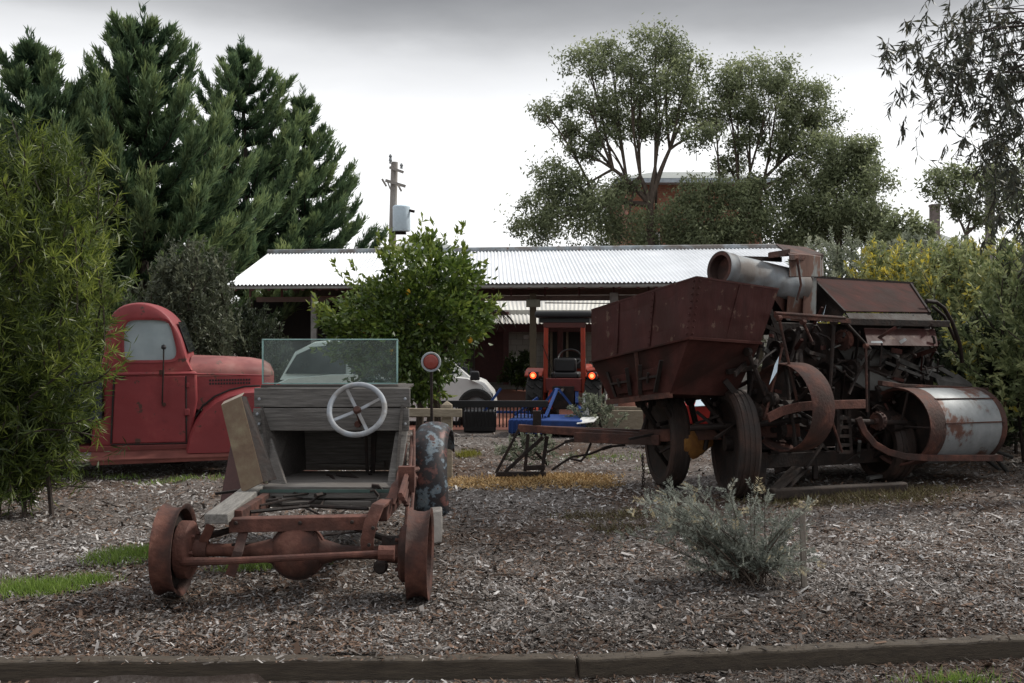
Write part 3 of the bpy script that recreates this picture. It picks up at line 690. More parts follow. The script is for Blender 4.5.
# tray
t = MB(); t.box(K(96,393,WID/2)+V((0,0,0)), (.035,1.56,.60)); t.build('headboard', NAVY, T, bevel=.006)
t = MB(); a = K(98,420,-.03); t.hexa([K(-50,425,-.06),K(98,424,-.06),K(98,424,WID+.06),K(-50,425,WID+.06),K(-50,416,-.06),K(98,416,-.06),K(98,416,WID+.06),K(-50,416,WID+.06)]); t.build('tray_floor', DARKWOOD, T, bevel=.008)
t = MB(); t.prism([K(72,366,-.06),K(107,366,-.06),K(107,418,-.06),K(72,418,-.06)], V((0,.03,0))); t.build('side_board', NAVY, T, bevel=.006)
# seat visible through window
t = MB(); t.hexa([K(120,372,.2),K(138,372,.2),K(138,372,WID-.2),K(120,372,WID-.2),K(116,352,.2),K(124,352,.2),K(124,352,WID-.2),K(116,352,WID-.2)]); t.build('seat_back', RUST_DARK, T, bevel=.03)
t = MB(); sc2 = K(160,356,.35); n2_ = V((-.8,0,.6)); e1_ = V((0,1,0)); e2_ = n2_.cross(e1_); pts = [sc2+e1_*.2*math.cos(a)+e2_*.2*math.sin(a) for a in [2*math.pi*i/24 for i in range(25)]]
t.tube(pts, .012, 6, cap=False); t.build('steering_wheel', BLACK, T)

t = MB(); t.prism([K(x,y,WID-.05) for x,y in WI], V((0,.004,0))); t.build('side_window', CABGLASS, cab, smooth=False)
t = MB(); o1 = V((.02,0,.012)); t.sheet([K(175,323,.22)+o1,K(186,354,.18)+o1,K(186,354,WID-.18)+o1,K(175,323,WID-.22)+o1], .006); t.build('windscreen', CARGLASS, T)

T.rotation_euler = (0,0,math.radians(13)); T.location = (T.location.x-.17, T.location.y-.02, .0)

# ------------------------------------------------------------------ the old harvester
az = math.radians(58)
HA = V((math.sin(az), math.cos(az), 0)); HB = V((-math.cos(az), math.sin(az), 0)); HC = V((1.61, 9.6, 0))
def H(px, py, b=0.0):
    """point seen at px,py on the machine's near side, set b metres back into it"""
    k = (px-512)/F; cx_, cy_ = HC.x+b*HB.x, HC.y+b*HB.y
    t_ = (k*cy_-cx_)/(HA.x-k*HA.y); y = cy_+t_*HA.y
    return V((k*y, y, EYE+(HY-py)*y/F))
M = thing('harvester', 'big derelict rust red grain harvester with hopper, pulleys and galvanised drum', 'harvester', (2.6,10.6,0))
# grain bin: open box of sheet steel, tipped a little
Nt, Lt, Rt = P(697,277,9.6), P(592,310,11.1), P(778,289,10.25); Bt = Lt+Rt-Nt
Nb, Lb, Rb = P(689,337,9.66), P(592,361,11.12), P(760,342,10.2); Bb = Lb+Rb-Nb
t = MB()
for a, b, c_, d_ in ((Nt,Lt,Lb,Nb),(Rt,Nt,Nb,Rb),(Bt,Rt,Rb,Bb),(Lt,Bt,Bb,Lb)): t.sheet([a,b,c_,d_], .008)
t.build('grain_bin', RED_OXIDE, M)
t = MB()
for a, b in ((Nt,Lt),(Nt,Rt),(Lt,Bt),(Rt,Bt)): t.beam(a, b, .022, .016)
t.tube([Nt,Nb], .012, 6); t.build('bin_rim', RED_OXIDE, M)
t = MB(); t.beam(Nb+V((.0,-.02,-.01)), Rb+V((0,-.02,-.01)), .05, .028); t.beam(Nb+V((-.0,-.01,-.012)), Lb+V((-.02,0,-.012)), .025, .02); t.build('bin_ledge', MAROON, M, bevel=.004)
for u in (.36,.70):
    t = MB(); t.sheet([Nt.lerp(Lt,u)+V((-.010,-.008,-.02)),Nt.lerp(Lt,u+.022)+V((-.010,-.008,-.02)),Nb.lerp(Lb,u+.022)+V((-.010,-.008,.01)),Nb.lerp(Lb,u)+V((-.010,-.008,.01))],.005); t.build('seam', RED_OXIDE, M)
t = MB(); o_ = V((.006,-.012,-.02)); t.sheet([Nt.lerp(Rt,.5)+o_,Nt.lerp(Rt,.535)+o_,Nb.lerp(Rb,.535)+V((.006,-.012,.02)),Nb.lerp(Rb,.5)+V((.006,-.012,.02))],.005); t.build('seam', RED_OXIDE, M)
for k in range(9):
    for e0_, e1_, oo in ((Nt.lerp(Lt,.37),Nb.lerp(Lb,.37),V((-.016,-.012,0))),(Nt.lerp(Lt,.015),Nb.lerp(Lb,.015),V((-.012,-.010,0))),(Nt.lerp(Rt,.03),Nb.lerp(Rb,.03),V((.006,-.012,0)))):
        t = MB(); p = e0_.lerp(e1_,(k+.5)/9)+oo; t.lathe([(0,-.006),(.008,-.004),(.010,.006)], p, (.2,1,0), 8); t.build('rivet', RED_OXIDE, M)
# hopper under the bin
n2, l2, r2 = P(670,394,10.0), P(611,401,11.0), P(735,396,10.35); b2 = l2+r2-n2
e_ = V((0,.02,-.02))
t = MB(); t.hexa([n2,r2,b2,l2,Nb+e_,Rb+e_,Bb+e_,Lb+e_]); t.build('hopper', MAROON, M)
def on_left(u, v): # hopper left face
    a = (Nb+e_).lerp(Lb+e_, u); b = n2.lerp(l2, u); return a.lerp(b, v)
nf_ = ((Lb-Nb).cross(n2-Nb)).normalized(); nf_ = nf_ if nf_.y < 0 else -nf_
for u0 in (.22, .62):
    t = MB(); k = nf_*.012
    t.sheet([on_left(u0,.42)+k,on_left(u0+.2,.42)+k,on_left(u0+.2,.86)+k,on_left(u0,.86)+k], .008)
    hd = t.build('hatch', MAROON, M, bevel=.003)
    t = MB(); k = nf_*.03
    t.beam(on_left(u0-.02,.30)+k,on_left(u0-.02,.92)+k,.035,.02); t.beam(on_left(u0+.22,.30)+k,on_left(u0+.22,.92)+k,.035,.02); t.beam(on_left(u0-.02,.6)+k,on_left(u0+.22,.6)+k,.03,.02)
    t.tube([on_left(u0+.1,.5)+k*1.5,on_left(u0+.1,.7)+k*1.5],.014,6)
    t.build('hatch_runner', RUST_DARK, hd)
t = MB(); t.beam(on_left(-.01,1.02), on_left(1.06,1.02), .05, .05); t.beam(on_left(.5,.0)+nf_*.012, on_left(.45,1.0)+nf_*.012, .035,.02); t.build('hopper_frame', RUST, M)
# drawbar and its stand
t = MB()
t.beam(P(519,428,11.35), P(640,436,10.75), .06, .075); t.beam(P(640,436,10.75), P(800,430,10.35), .09, .12)
t.beam(P(519,430,11.35)+V((.05,.14,0)), P(660,434,11.1), .06, .075); t.beam(P(575,437,11.02), P(660,440,10.65), .075, .10)
t.build('drawbar', RUST, M, bevel=.006)
t = MB()
for a, b, w_ in (((519,429),(496,473),.035),((543,437),(505,472),.045),((528,434),(525,471),.035),((547,436),(542,472),.038),((496,474),(546,474),.06)):
    t.beam(P(*a,11.33), P(*b,11.33), w_, w_*.8)
t.beam(P(524,468,11.33),P(545,467,11.33),.05,.05); t.box(P(537,419,11.3), (.085,.07,.17))
t.build('drawbar_stand', RUST_DARK, M, bevel=.004)
t = MB(); t.tube([P(547,452,11.2),P(556,448,11.15),P(566,442,11.1),P(573,440,11.05)], .012, 6); t.tube([P(552,470,11.2),P(562,463,11.15),P(572,457,11.1),P(590,454,11.1),P(607,447,11),P(625,445,10.9)], .013, 6)
t.tube([P(591,443,11),P(586,455,11),P(581,461,11),P(571,459,11.05)], .013, 6); t.beam(P(565,442,11.08),P(574,440,11.05),.04,.03); t.beam(P(602,449,11),P(612,446,11),.04,.03)
t.build('hitch_rod', RUST_DARK, M)
t = MB()
cp = [P(643,455+i*1.9,10.6)+V((random.uniform(-.008,.008),0,0)) for i in range(18)]
for i, p in enumerate(cp):
    e = V((1,0,0)) if i % 2 else V((0,1,0)); t.tube([p+e*.012*math.cos(a)+V((0,0,.018*math.sin(a))) for a in [2*math.pi*j/8 for j in range(9)]], .004, 5, cap=False)
t.build('chain', RUST_DARK, M)
WHEELRUST = mottled('dark_rusty_wheel', [(.3,(.016,.011,.009)),(.5,(.036,.021,.016)),(.7,(.065,.034,.025)),(.85,(.10,.065,.05))], 8, .85, .5, dirt=(.024,.019,.017), dscale=3)
# wheels
def h_wheel(px, py, b, R, wd, az_=88):
    c = H(px, py, b); c.z = R; az_ = math.radians(az_)
    HA = V((math.sin(az_), math.cos(az_), 0)); HB = V((-math.cos(az_), math.sin(az_), 0))
    t = MB(); t.lathe([(R-.09,-wd*.5),(R-.03,-wd*.52),(R-.006,-wd*.4),(R,-wd*.15),(R,wd*.15),(R-.006,wd*.4),(R-.03,wd*.52),(R-.09,wd*.5)], c, HA, 40, closed=True)
    for hh in (-.25,0,.25): t.lathe([(R-.004,(hh-.07)*wd),(R+.006,(hh-.06)*wd),(R+.006,(hh+.06)*wd),(R-.004,(hh+.07)*wd)], c, HA, 40)
    w_ = t.build('wheel', WHEELRUST, M)
    t = MB(); t.lathe([(0,-.10),(.07,-.10),(.07,-.03),(R-.2,-.04),(R-.12,-.07),(R-.085,-wd*.45),(R-.085,wd*.45),(R-.12,.07),(.07,.05),(0,.05)], c, HA, 32)
    t.build('rim', RUST_DARK, w_)
h_wheel(667,0,1.2,.48,.19,80); h_wheel(735,0,.34,.50,.19,84)
h_wheel(886,0,.28,.36,.24,70); h_wheel(905,0,1.6,.40,.24,70)
# threshing body: dark sheet housing
t = MB()
t.hexa([H(742,452,.55),H(935,440,.55),H(935,440,1.5),H(742,452,1.5),H(772,322,.5),H(932,326,.5),H(932,326,1.45),H(772,322,1.45)])
t.build('threshing_body', RUST_DARK, M, bevel=.01)
t = MB()
for (x0,y0,x1,y1,b) in ((775,330,842,362,.52),(846,350,905,384,.50),(752,396,800,440,.52),(845,400,868,446,.5)):
    t.sheet([H(x0,y0,b),H(x1,y0+2,b),H(x1,y1,b),H(x0,y1-3,b)], .01)
t.build('body_panel', mottled('sooty_brown_sheet',[(.3,(.016,.012,.010)),(.55,(.045,.03,.025)),(.8,(.085,.07,.062))],5,.8,.3), M)
t = MB(); t.sheet([H(832,365,.35),H(862,368,.34),H(901,384,.22),H(900,391,.22),H(868,390,.3),H(850,378,.34)], .008); t.sheet([H(836,345,.5),H(890,350,.45),H(886,366,.42),H(850,366,.46)],.008)
t.build('galvanised_chute', GALV_DIRTY, M)
# upper works: shed-like covers
t = MB(); t.sheet([H(812,278,.95),H(911,284,.95),H(929,312,.30),H(845,311,.25)], .012); t.build('top_cover', MAROON, M)
t = MB(); t.sheet([H(812,279,.97),H(844,312,.27),H(838,322,.3),H(800,318,1.0)], .01); t.build('gable', RUST_DARK, M); t = MB(); t.sheet([H(911,285,.95),H(929,313,.3),H(929,330,.3),H(911,330,1.0)], .01); t.build('gable', RUST_DARK, M)
t = MB(); t.beam(H(809,277,.97), H(913,283.5,.97), .03, .03); t.beam(H(812,278,.93), H(845,312,.24), .02,.03); t.beam(H(911,284,.93),H(930,313,.28),.02,.03); t.build('cover_edge', RUST_DARK, M)
t = MB(); t.sheet([H(846,313,.25),H(930,314,.29),H(933,320,.22),H(850,319,.20)], .012); t.build('cover_skirt', RUST_DARK, M)
t = MB(); t.beam(H(843,321.5,.17), H(948,324,.2), .05, .07); t.build('cover_beam', RUST_DARK, M, bevel=.006)
t = MB(); t.sheet([H(864,328,.22),H(935,329,.24),H(938,346,.12),H(868,345,.10)], .01); t.build('lower_flap', RED_OXIDE, M)
t = MB(); t.sheet([H(871,341,.09),H(882,341,.09),H(883,343,.08),H(871,343,.08)],.004); t.sheet([H(899,341,.09),H(905,338,.09),H(907,340,.08),H(901,344,.08)],.004); t.build('flap_hinge', GALV, M)
t = MB(); t.tube([H(926,301,.35),H(936,302,.35),H(944,308,.35),H(952,322,.35),H(960,345,.35),H(962,362,.4)], .022, 8); t.tube([H(932,306,.5),H(944,316,.5),H(955,340,.5)], .018, 7); t.build('bent_pipe', RUST_DARK, M)
# galvanised blower tube, elevator head and leg
ta, tb = H(720,268.5,.62), H(800,287,.62); tx = (tb-ta).normalized(); tr = .165
t = MB(); t.lathe([(tr-.03,-.01),(tr+.006,-.01),(tr+.008,.0),(tr+.008,.025),(tr,.03),(tr,.10),(tr+.006,.11),(tr,.12),(tr,(tb-ta).length)], ta, tx, 40); t.build('blower_tube', GALV, M)
t = MB(); t.lathe([(tr-.006,.0),(tr-.03,.02),(tr-.035,.09),(0,.10)], ta, tx, 32); t.lathe([(tr-.034,-.012),(tr+.002,-.012),(tr+.002,.012),(tr-.034,.012)], ta, tx, 40, closed=True); t.build('tube_mouth', RUST, M)
t = MB(); t.sheet([H(741,256,.6),H(782,257,.6),H(782,262,.6),H(739,259,.6)], .03); t.build('tube_hanger', RUST_DARK, M)
t = MB(); t.hexa([H(789,277,.45),H(820,277,.5),H(824,276,.85),H(792,276,.85),H(789,252,.45),H(820,256,.5),H(823,256,.85),H(791,252,.85)]); t.build('elevator_head', ELEV, M, bevel=.006)
t = MB(); t.hexa([H(768,258,.45),H(790,256,.45),H(791,256,.85),H(770,257,.85),H(768,253,.45),H(790,249,.45),H(791,249,.85),H(770,252,.85)]); t.sheet([H(776,244,.9),H(806,247,.95),H(824,254.5,.62),H(790,255,.36)], .012); t.sheet([H(790,255.5,.36),H(824,255,.62),H(822,260,.62),H(790,260,.36)], .01)
t.build('elevator_cap', RUST, M)
t = MB(); t.hexa([H(786,320,.55),H(806,322,.55),H(810,322,.85),H(788,321,.85),H(789,277,.5),H(810,277,.5),H(812,277,.85),H(791,277,.85)]); t.sheet([H(802,318,.5),H(815,318,.52),H(816,278,.52),H(804,278,.5)], .01); t.build('elevator_leg', ELEV, M)
t = MB(); t.hexa([H(775,300,.55),H(786,316,.6),H(786,316,.8),H(775,300,.8),H(776,280,.55),H(792,280,.6),H(792,280,.8),H(776,280,.8)]); t.tube([H(797,258,.4),H(801,285,.42),H(797,300,.42)], .012,6); t.build('elevator_bracket', RUST, M)
# big flat-belt pulley
pc = H(790,407,.02); pr = .405
t = MB(); t.lathe([(pr,-.02),(pr+.006,0),(pr+.012,.13),(pr+.006,.26),(pr,.27),(pr-.014,.26),(pr-.008,.13),(pr-.014,0)], pc-HA*.12, HA, 48, closed=True); pu = t.build('belt_pulley', RUST, M)
t = MB()
for k in range(6):
    a = math.pi/3*k+.35; u = V((0,0,1))*math.sin(a)+HB*math.cos(a); t.tube([pc+u*.05, pc+u*.2+HA*.015, pc+u*(pr-.008)], [.02,.016,.02], 6)
t.lathe([(0,-.16),(.032,-.16),(.032,-.08),(.065,-.07),(.065,.08),(0,.1)], pc, HA, 18); t.build('pulley_spokes', RUST_DARK, pu)
t = MB(); t.lathe([(.17,-.03),(.20,-.03),(.20,.03),(.17,.03)], pc+HA*.2+V((0,0,-.02)), HA, 28, closed=True); t.lathe([(0,.0),(.12,.0),(.12,.03),(0,.03)], pc+HA*.22, HA, 20); t.build('sprocket', RUST_DARK, M)
# red plate arm across the pulley
t = MB(); pts = [H(768,418,-.13),H(782,411,-.15),H(798,407,-.16),H(820,405,-.16),H(864,404,-.12)]
for a, b in zip(pts[:-1], pts[1:]): t.beam(a, b+(b-a)*.02, .022, .085)
t.build('drive_guard', RUST_BRIGHT, M, bevel=.004)
# gears, brackets and rods on the near side
for (x,y,r,b,th) in ((877,421,.085,-.02,.05),(756,392,.11,.25,.05),(800,385,.09,.3,.05),(775,430,.10,.2,.06),(735,412,.15,.45,.05),(825,372,.10,.4,.05),(852,368,.08,.3,.05),(870,395,.12,.35,.05),(845,432,.11,.35,.05),(905,345,.09,.4,.05),(790,340,.11,.4,.05),(768,400,.07,.10,.08),(748,414,.13,.3,.06),(858,430,.07,.2,.06),(842,340,.10,.35,.06),(890,362,.09,.4,.05),(918,362,.12,.5,.05),(776,350,.09,.3,.05),(812,345,.13,.45,.04)):
    t = MB(); c = H(x,y,b); t.lathe([(0,-.04),(.025,-.04),(.03,0),(r*.8,.0),(r*.82,-.01),(r,-.01),(r,th),(0,th)], c, HA, 22)
    for k in range(14):
        a = 2*math.pi*k/14; u = V((0,0,1))*math.sin(a)+HB*math.cos(a); t.box(c+u*r+HA*.02, (.02,.02,.02))
    t.build('gear', RUST if (x in (877,842)) else RUST_DARK, M)
ROD = [((779,318),(797,400),-.05,.014),((783,345),(765,418),.1,.012),((866,346),(867,412),.0,.013),((834,322),(829,402),.2,.02),((845,322),(870,349),.08,.016),((803,322),(812,342),.2,.015),((748,352),(775,420),.15,.022),
       ((828,408),(842,452),-.1,.013),((800,330),(790,362),.3,.018),((868,350),(868,450),.3,.02),((748,330),(752,430),.4,.03),((760,345),(745,420),.3,.016),((705,395),(735,440),.6,.025),((690,400),(700,440),.9,.03),((715,400),(705,450),.7,.022),((640,402),(665,440),1.2,.03),((652,402),(640,440),1.3,.022),((662,402),(680,436),.9,.025)]
for a, b, bb, r in ROD:
    t = MB(); t.tube([H(*a,bb), H(*b,bb-.02)], r, 7); t.lathe([(0,-.02),(r*1.9,-.02),(r*1.9,.02),(0,.02)], H(*a,bb), HA, 10); t.build('rod', RUST if r < .016 else RUST_DARK, M)
t = MB(); t.beam(H(775,315,.06), H(850,321,.06), .03, .045); t.tube([H(775,313,-.02),H(845,318,.0)], .016, 7); t.build('cross_bar', RUST, M)
t = MB(); t.beam(H(838,410,.0),H(838,452,.0),.03,.02); t.beam(H(849,408,.0),H(851,452,.0),.03,.02)
for y in (418,427,436,445,452): t.beam(H(838,y,.0),H(850.5,y,.0),.02,.03)
t.build('ladder', RUST_DARK, M)
t = MB(); t.beam(H(742,462,.3), H(880,455,.3), .08, .14); t.beam(H(742,458,1.2), H(930,450,1.2), .08, .14)
for x in (760,815,870): t.beam(H(x,458,.3), H(x,455,1.25), .08, .10)
t.hexa([H(746,478,.25),H(765,484,.25),H(765,484,.5),H(746,478,.5),H(742,452,.25),H(768,452,.25),H(768,452,.5),H(742,452,.5)])
t.box(H(815,468,.28), (.05,.05,.22)); t.hexa([H(775,474,.3),H(803,466,.3),H(803,466,.7),H(775,474,.7),H(770,450,.3),H(815,450,.3),H(815,450,.7),H(770,450,.7)])
t.build('underframe', RUST_DARK, M, bevel=.008)
t = MB(); a = H(797,468,.2); b = H(767,0,.0); b.z = .03; t.beam(a,b,.10,.035); b2_ = H(778,0,.1); b2_.z = .02; t.beam(H(803,470,.3),b2_,.07,.03); t.build('prop', RUST_DARK, M)
# odd sheets and struts that fill the works
rr_ = random.Random(5)
for i in range(150):
    x, y = rr_.uniform(745,945), rr_.uniform(330,452)
    if 905 < x and y > 380: continue
    a = H(x,y,rr_.uniform(.1,.5)); b = H(x+rr_.gauss(0,15), y+rr_.gauss(0,17), rr_.uniform(.1,.5))
    t = MB()
    if i % 3: t.beam(a,b,rr_.uniform(.012,.035),rr_.uniform(.012,.05))
    else: t.tube([a,(a+b)/2+V((0,0,.03)),b], rr_.uniform(.008,.02), 6)
    t.build('strut', [RUST_DARK,RUST_DARK,RUST_DARK,RUST_DARK,MAROON,GALV_DIRTY][i % 6], M)
for i in range(16):
    x, y = rr_.uniform(635,745), rr_.uniform(398,450)
    b0 = .2+(745-x)/110*1.0
    t = MB(); t.beam(H(x,y,b0), H(x+rr_.uniform(-30,30), y+rr_.uniform(-30,30), b0+rr_.uniform(-.1,.3)), rr_.uniform(.015,.04), rr_.uniform(.02,.06)); t.build('strut', RUST_DARK, M)
t = MB(); t.sheet([H(885,350,.55),H(925,358,.6),H(940,372,.5),H(890,366,.5)],.012); t.beam(H(880,352,.4),H(940,378,.35),.03,.05); t.beam(H(884,362,.35),H(928,379,.3),.04,.03); t.sheet([H(936,378,.3),H(958,374,.5),H(975,386,.4),H(940,388,.3)],.01); t.build('loose_board', mottled('grey_board',[(.3,(.03,.028,.026)),(.7,(.10,.095,.09))],6,.85,.3), M)
t = MB(); t.sheet([H(775,364,.05),H(779,356,.05),H(777,372,.02),H(769,385,.02)],.004); t.build('pale_gap_sheet', TRANSFORMER, M); t = MB(); t.sheet([H(835,316,.5),H(826,305,.6),H(822,318,.6)],.004); t.build('pale_gap_sheet', TRANSFORMER, M)  # pale sheets added to paint the bright gaps in the works
# cloth of ochre rubber hung behind
t = MB(); c = H(694,443,.8); rings = []
for i in range(7):
    f = i/6; rings.append([c+HA*(-.17+.34*f)+V((0,0,1))*.16*math.sin(math.pi*(.12+.76*f))*math.sin(a)*(1+.2*math.sin(3*a+i))+HB*.09*math.cos(a) for a in [2*math.pi*j/12 for j in range(12)]])
t.loft(rings); t.build('engine_cover', mottled('ochre_painted_iron',[(.3,(.10,.04,.015)),(.55,(.22,.10,.025)),(.8,(.30,.16,.04))],7,.7,.3), M)
# shaft, auger trough and rear cowl
t = MB(); t.sheet([H(768,284,.9),H(815,284,.9),H(815,335,.9),H(745,335,1.0)],.01); t.build('rear_panel', RUST_DARK, M)
t = MB(); t.tube([H(690,428,.6),H(760,424,.2),H(800,420,.1)], .03, 10); t.tube([H(845,421,.02),H(905,423,-.02)], .026, 10); t.build('shaft', RUST_DARK, M)
t = MB(); t.lathe([(.28,0),(.31,0),(.31,.22),(.28,.22)], H(862,430,.4), HA, 30, closed=True); t.build('fan_ring', RUST_DARK, M)
# galvanised drum
da, db = H(897,426.5,.02), H(972,424,.06); dx = (db-da).normalized(); dl = (db-da).length; dr = .385
t = MB(); t.lathe([(dr,.24),(dr+.003,dl*.5),(dr,dl),(dr-.012,dl),(dr-.012,.24)], da, dx, 26, closed=True); drum = t.build('drum', GALV_RUST, M, ang=20)
t = MB(); t.lathe([(dr+.004,-.0),(dr+.006,.02),(dr+.006,.25),(dr-.02,.25),(dr-.02,.02)], da, dx, 36, closed=True); t.build('drum_band', RUST, drum)
t = MB(); t.lathe([(0,dl-.05),(dr-.014,dl-.05),(dr-.014,dl-.02),(0,dl-.02)], da, dx, 36)
t.lathe([(0,.25),(dr-.03,.3)], da, dx, 30)
t.build('drum_end', RUST_DARK, drum); t = MB(); t.lathe([(0,-.1),(.05,-.1),(.05,.3),(0,.3)], da, dx, 16)
for k in range(5):
    a = 2*math.pi*k/5+.6; u = V((0,0,1))*math.sin(a)+HB*math.cos(a); t.tube([da+dx*.05+u*.04, da+dx*.04+u*(dr-.02)], .014, 6)
t.build('drum_spokes', RUST_DARK, drum)
t = MB()
sy = V((0,0,1)); sb = dx.cross(sy)
for a in (48, 8):
    u = sy*math.sin(math.radians(a))+(-HB)*math.cos(math.radians(a)); t.beam(da+dx*.25+u*(dr+.004), db+u*(dr+.004), .022, .012)
t.lathe([(dr+.002,dl-.06),(dr+.012,dl-.03),(dr+.012,dl+.02),(dr-.03,dl+.02)], da, dx, 30)
t.build('drum_rib', RUST, drum)
t = MB(); t.beam(H(885,384.5,.1), H(985,389,.12), .09, .03); t.beam(H(880,383,.08),H(900,386,.08),.06,.05); t.build('drum_bar', RUST, M, bevel=.004)
t = MB(); pts = [H(858,418,-.08),H(864,432,-.1),H(874,444,-.13),H(888,452,-.18),H(905,456.5,-.24),H(930,458,-.28),H(965,458,-.30),H(1001,458,-.30)]
for a, b in zip(pts[:-1], pts[1:]): t.beam(a, b+(b-a).normalized()*.01, .04, .065)
t.build('guard_rail', RUST, M, bevel=.006)
t = MB(); t.tube([H(984,452,.1),H(997,460,.1),H(1008,473,.05),H(1016,490,.0),H(1022,512,-.05)], .022, 8); t.tube([H(984,458,.2),H(1000,470,.2),H(1010,488,.15),H(1016,510,.1)], .02, 8); t.tube([H(990,449,.1),H(1012,457,.2)],.02,7); t.build('hose', RUBBER, M)
t = MB(); t.sheet([H(1000,400,.25),H(1007,402,.3),H(1006,430,.3),H(1000,428,.25)],.02); t.build('end_plate', RUST, M)
t = MB(); t.beam(H(868,478,.25),H(908,472,.2),.06,.03); t.build('axle_arm', GALV_DIRTY, M)

# ------------------------------------------------------------------ carport
yL, yR = 21.2, 19.6          # front edge depth at its left and right ends
CP = thing('carport', 'long open carport with a pale corrugated roof on steel posts', 'carport', (0,22,0))
A0 = P(226,285,yL); B0 = P(838,281,yR); A1 = P(268,253.5,yL+4.0); B1 = P(778,248,yR+4.0)
t = MB(); n_ = 960; vs = []
for i in range(n_+1):
    f = i/n_; z = .016*math.sin(f*2*math.pi*150)
    for s in range(3):
        p = A0.lerp(B0,f).lerp(A1.lerp(B1,f), s/2); vs.append(p+V((0,0,z)))
fs = [(i*3+s,(i+1)*3+s,(i+1)*3+s+1,i*3+s+1) for i in range(n_) for s in range(2)]
t.add(vs, fs); rf = t.build('roof', ROOFSHEET, CP, ang=80)
A2 = A1+V((A1-A0).to_tuple()); A2 = V((A1.x+(A1-A0).x, A1.y+(A1-A0).y, A0.z)); B2 = V((B1.x+(B1-B0).x, B1.y+(B1-B0).y, B0.z))
t = MB(); t.add([A1,B1,B2,A2], [(0,1,2,3)]); t.build('rear_roof', ROOFSHEET, CP)
t = MB(); t.tube([A1+V((0,0,.02)),B1+V((0,0,.02))], .07, 8); t.build('ridge_cap', GALV, CP)
dn = V((0,0,-.035))
t = MB(); t.beam(A0+V((0,.06,-.05)), B0+V((0,.06,-.05)), .04, .05); t.build('eave_batten', POSTGREY, CP)
t = MB(); t.beam(A0+V((.3,1.3,-.25)), B0+V((-.3,1.3,-.25)), .08, .10); t.beam(A0+V((.3,1.3,.05)), B0+V((-.3,1.3,.05)), .06, .08)
t.beam(A0+V((.3,5.2,.0)), B0+V((-.3,5.2,.0)), .08, .16)
t.build('beam', BROWN_STEEL, CP)
t = MB()
for i in range(34):
    f = (i+.5)/34; p = A0.lerp(B0,f); t.beam(p+V((0,.08,-.07)), p+V((0,4.0,.80)), .05, .09)
    if i % 2 == 0: t.beam(p+V((0,1.3,-.2)), p+V((0,1.3,.05)), .04, .05)
t.build('rafter', MAROON_TRIM, CP)
t = MB(); t.add([A0+V((0,.1,-.03)),B0+V((0,.1,-.03)),B1+V((0,0,-.06)),A1+V((0,0,-.06))], [(0,1,2,3)]); t.build('roof_lining', BROWN_STEEL, CP)
t = MB(); k_ = V((0,0,-.05)); t.add([A1+k_,B1+k_,B2+k_,A2+k_], [(0,1,2,3)]); t.build('roof_lining', BROWN_STEEL, CP)
for px_, r_, dd in ((314,.055,.9),(533,.065,1.0),(614,.075,.9),(250,.05,4.6),(420,.05,4.6),(700,.05,4.6),(760,.06,.9)):
    f = (px_-226)/(838-226); p = A0.lerp(B0,f); y = p.y+dd; x = (px_-512)*y/F
    t = MB(); t.box((x,y,1.12),(r_*2,r_*2,2.24)); t.box((x,y,.01),(.22,.22,.02)); t.build('post', POSTGREY if px_ in (314,614) else plain('olive_brown_post',(.07,.058,.036),.7), CP, bevel=.006)
p = P(533,303.5,yL-.1); t = MB(); t.box((p.x,20.85,p.z),(.27,.09,.15)); t.build('junction_box', plain('dull_green_box',(.10,.10,.075),.6), CP, bevel=.01)
t = MB()
a = A0.lerp(B0,(533-226)/612); t.beam(V((P(545,0,21.4).x,21.4,2.05)), V((P(680,0,21.0).x,21.0,2.02)), .02,.02); t.build('rail', BROWN_STEEL, CP)
# dark back wall of the left bay
t = MB(); t.box((-4.3,25.6,1.1),(3.4,.12,2.2)); single('shed_wall', t, plain('dark_shed_boards',(.018,.016,.015),.9), 'dark boarded wall at the back of the left carport bay', 'wall', (-4.3,25.6,0))

# ------------------------------------------------------------------ building behind
BD = thing('building', 'low building with maroon posts, cream block wall and white corrugated roof behind the carport', 'building', (2,31,0))
t = MB(); n_ = 500; vs = []
e0, e1_, r0, r1 = P(455,323.5,28), P(760,323.5,28), P(440,290,33.5), P(790,290,33.5)
for i in range(n_+1):
    f = i/n_; z = .016*math.sin(f*2*math.pi*80)
    vs += [e0.lerp(e1_,f)+V((0,0,z)), r0.lerp(r1,f)+V((0,0,z))]
t.add(vs, [(i*2,i*2+2,i*2+3,i*2+1) for i in range(n_)]); t.build('roof', mottled('cream_white_roof_sheet',[(.3,(.56,.55,.51)),(.7,(.66,.65,.61))],2,.5,0,.1), BD, ang=80)
t = MB(); a, b = P(455,328,28), P(760,328,28); t.beam(a+V((0,.05,0)), b+V((0,.05,0)), .06, .20); t.build('fascia', MAROON_TRIM, BD)
t = MB(); yb = 29.3
def W_(px, dpt): return (px-512)*dpt/F
t.box(((W_(430,yb)+W_(790,yb))/2, yb+.1, 1.0), (W_(790,yb)-W_(430,yb), .2, 2.05)); t.build('wall', CREAMBLOCK, BD)
t = MB(); t.box((W_(490,yb),yb-.02,1.0),(1.0,.12,1.95)); t.build('maroon_panel', MAROON_TRIM, BD)
t = MB(); t.box((W_(567,yb),yb-.02,1.0),(.95,.10,1.9)); d_ = t.build('doorway', plain('dark_doorway',(.012,.011,.010),.6), BD)
t = MB(); t.box((W_(551,yb),yb-.06,1.0),(.07,.16,1.95)); t.box((W_(584,yb),yb-.06,1.0),(.07,.16,1.95)); t.box((W_(567,yb),yb-.05,1.0),(.06,.14,1.95)); t.build('door_frame', FENCEWOOD, d_)
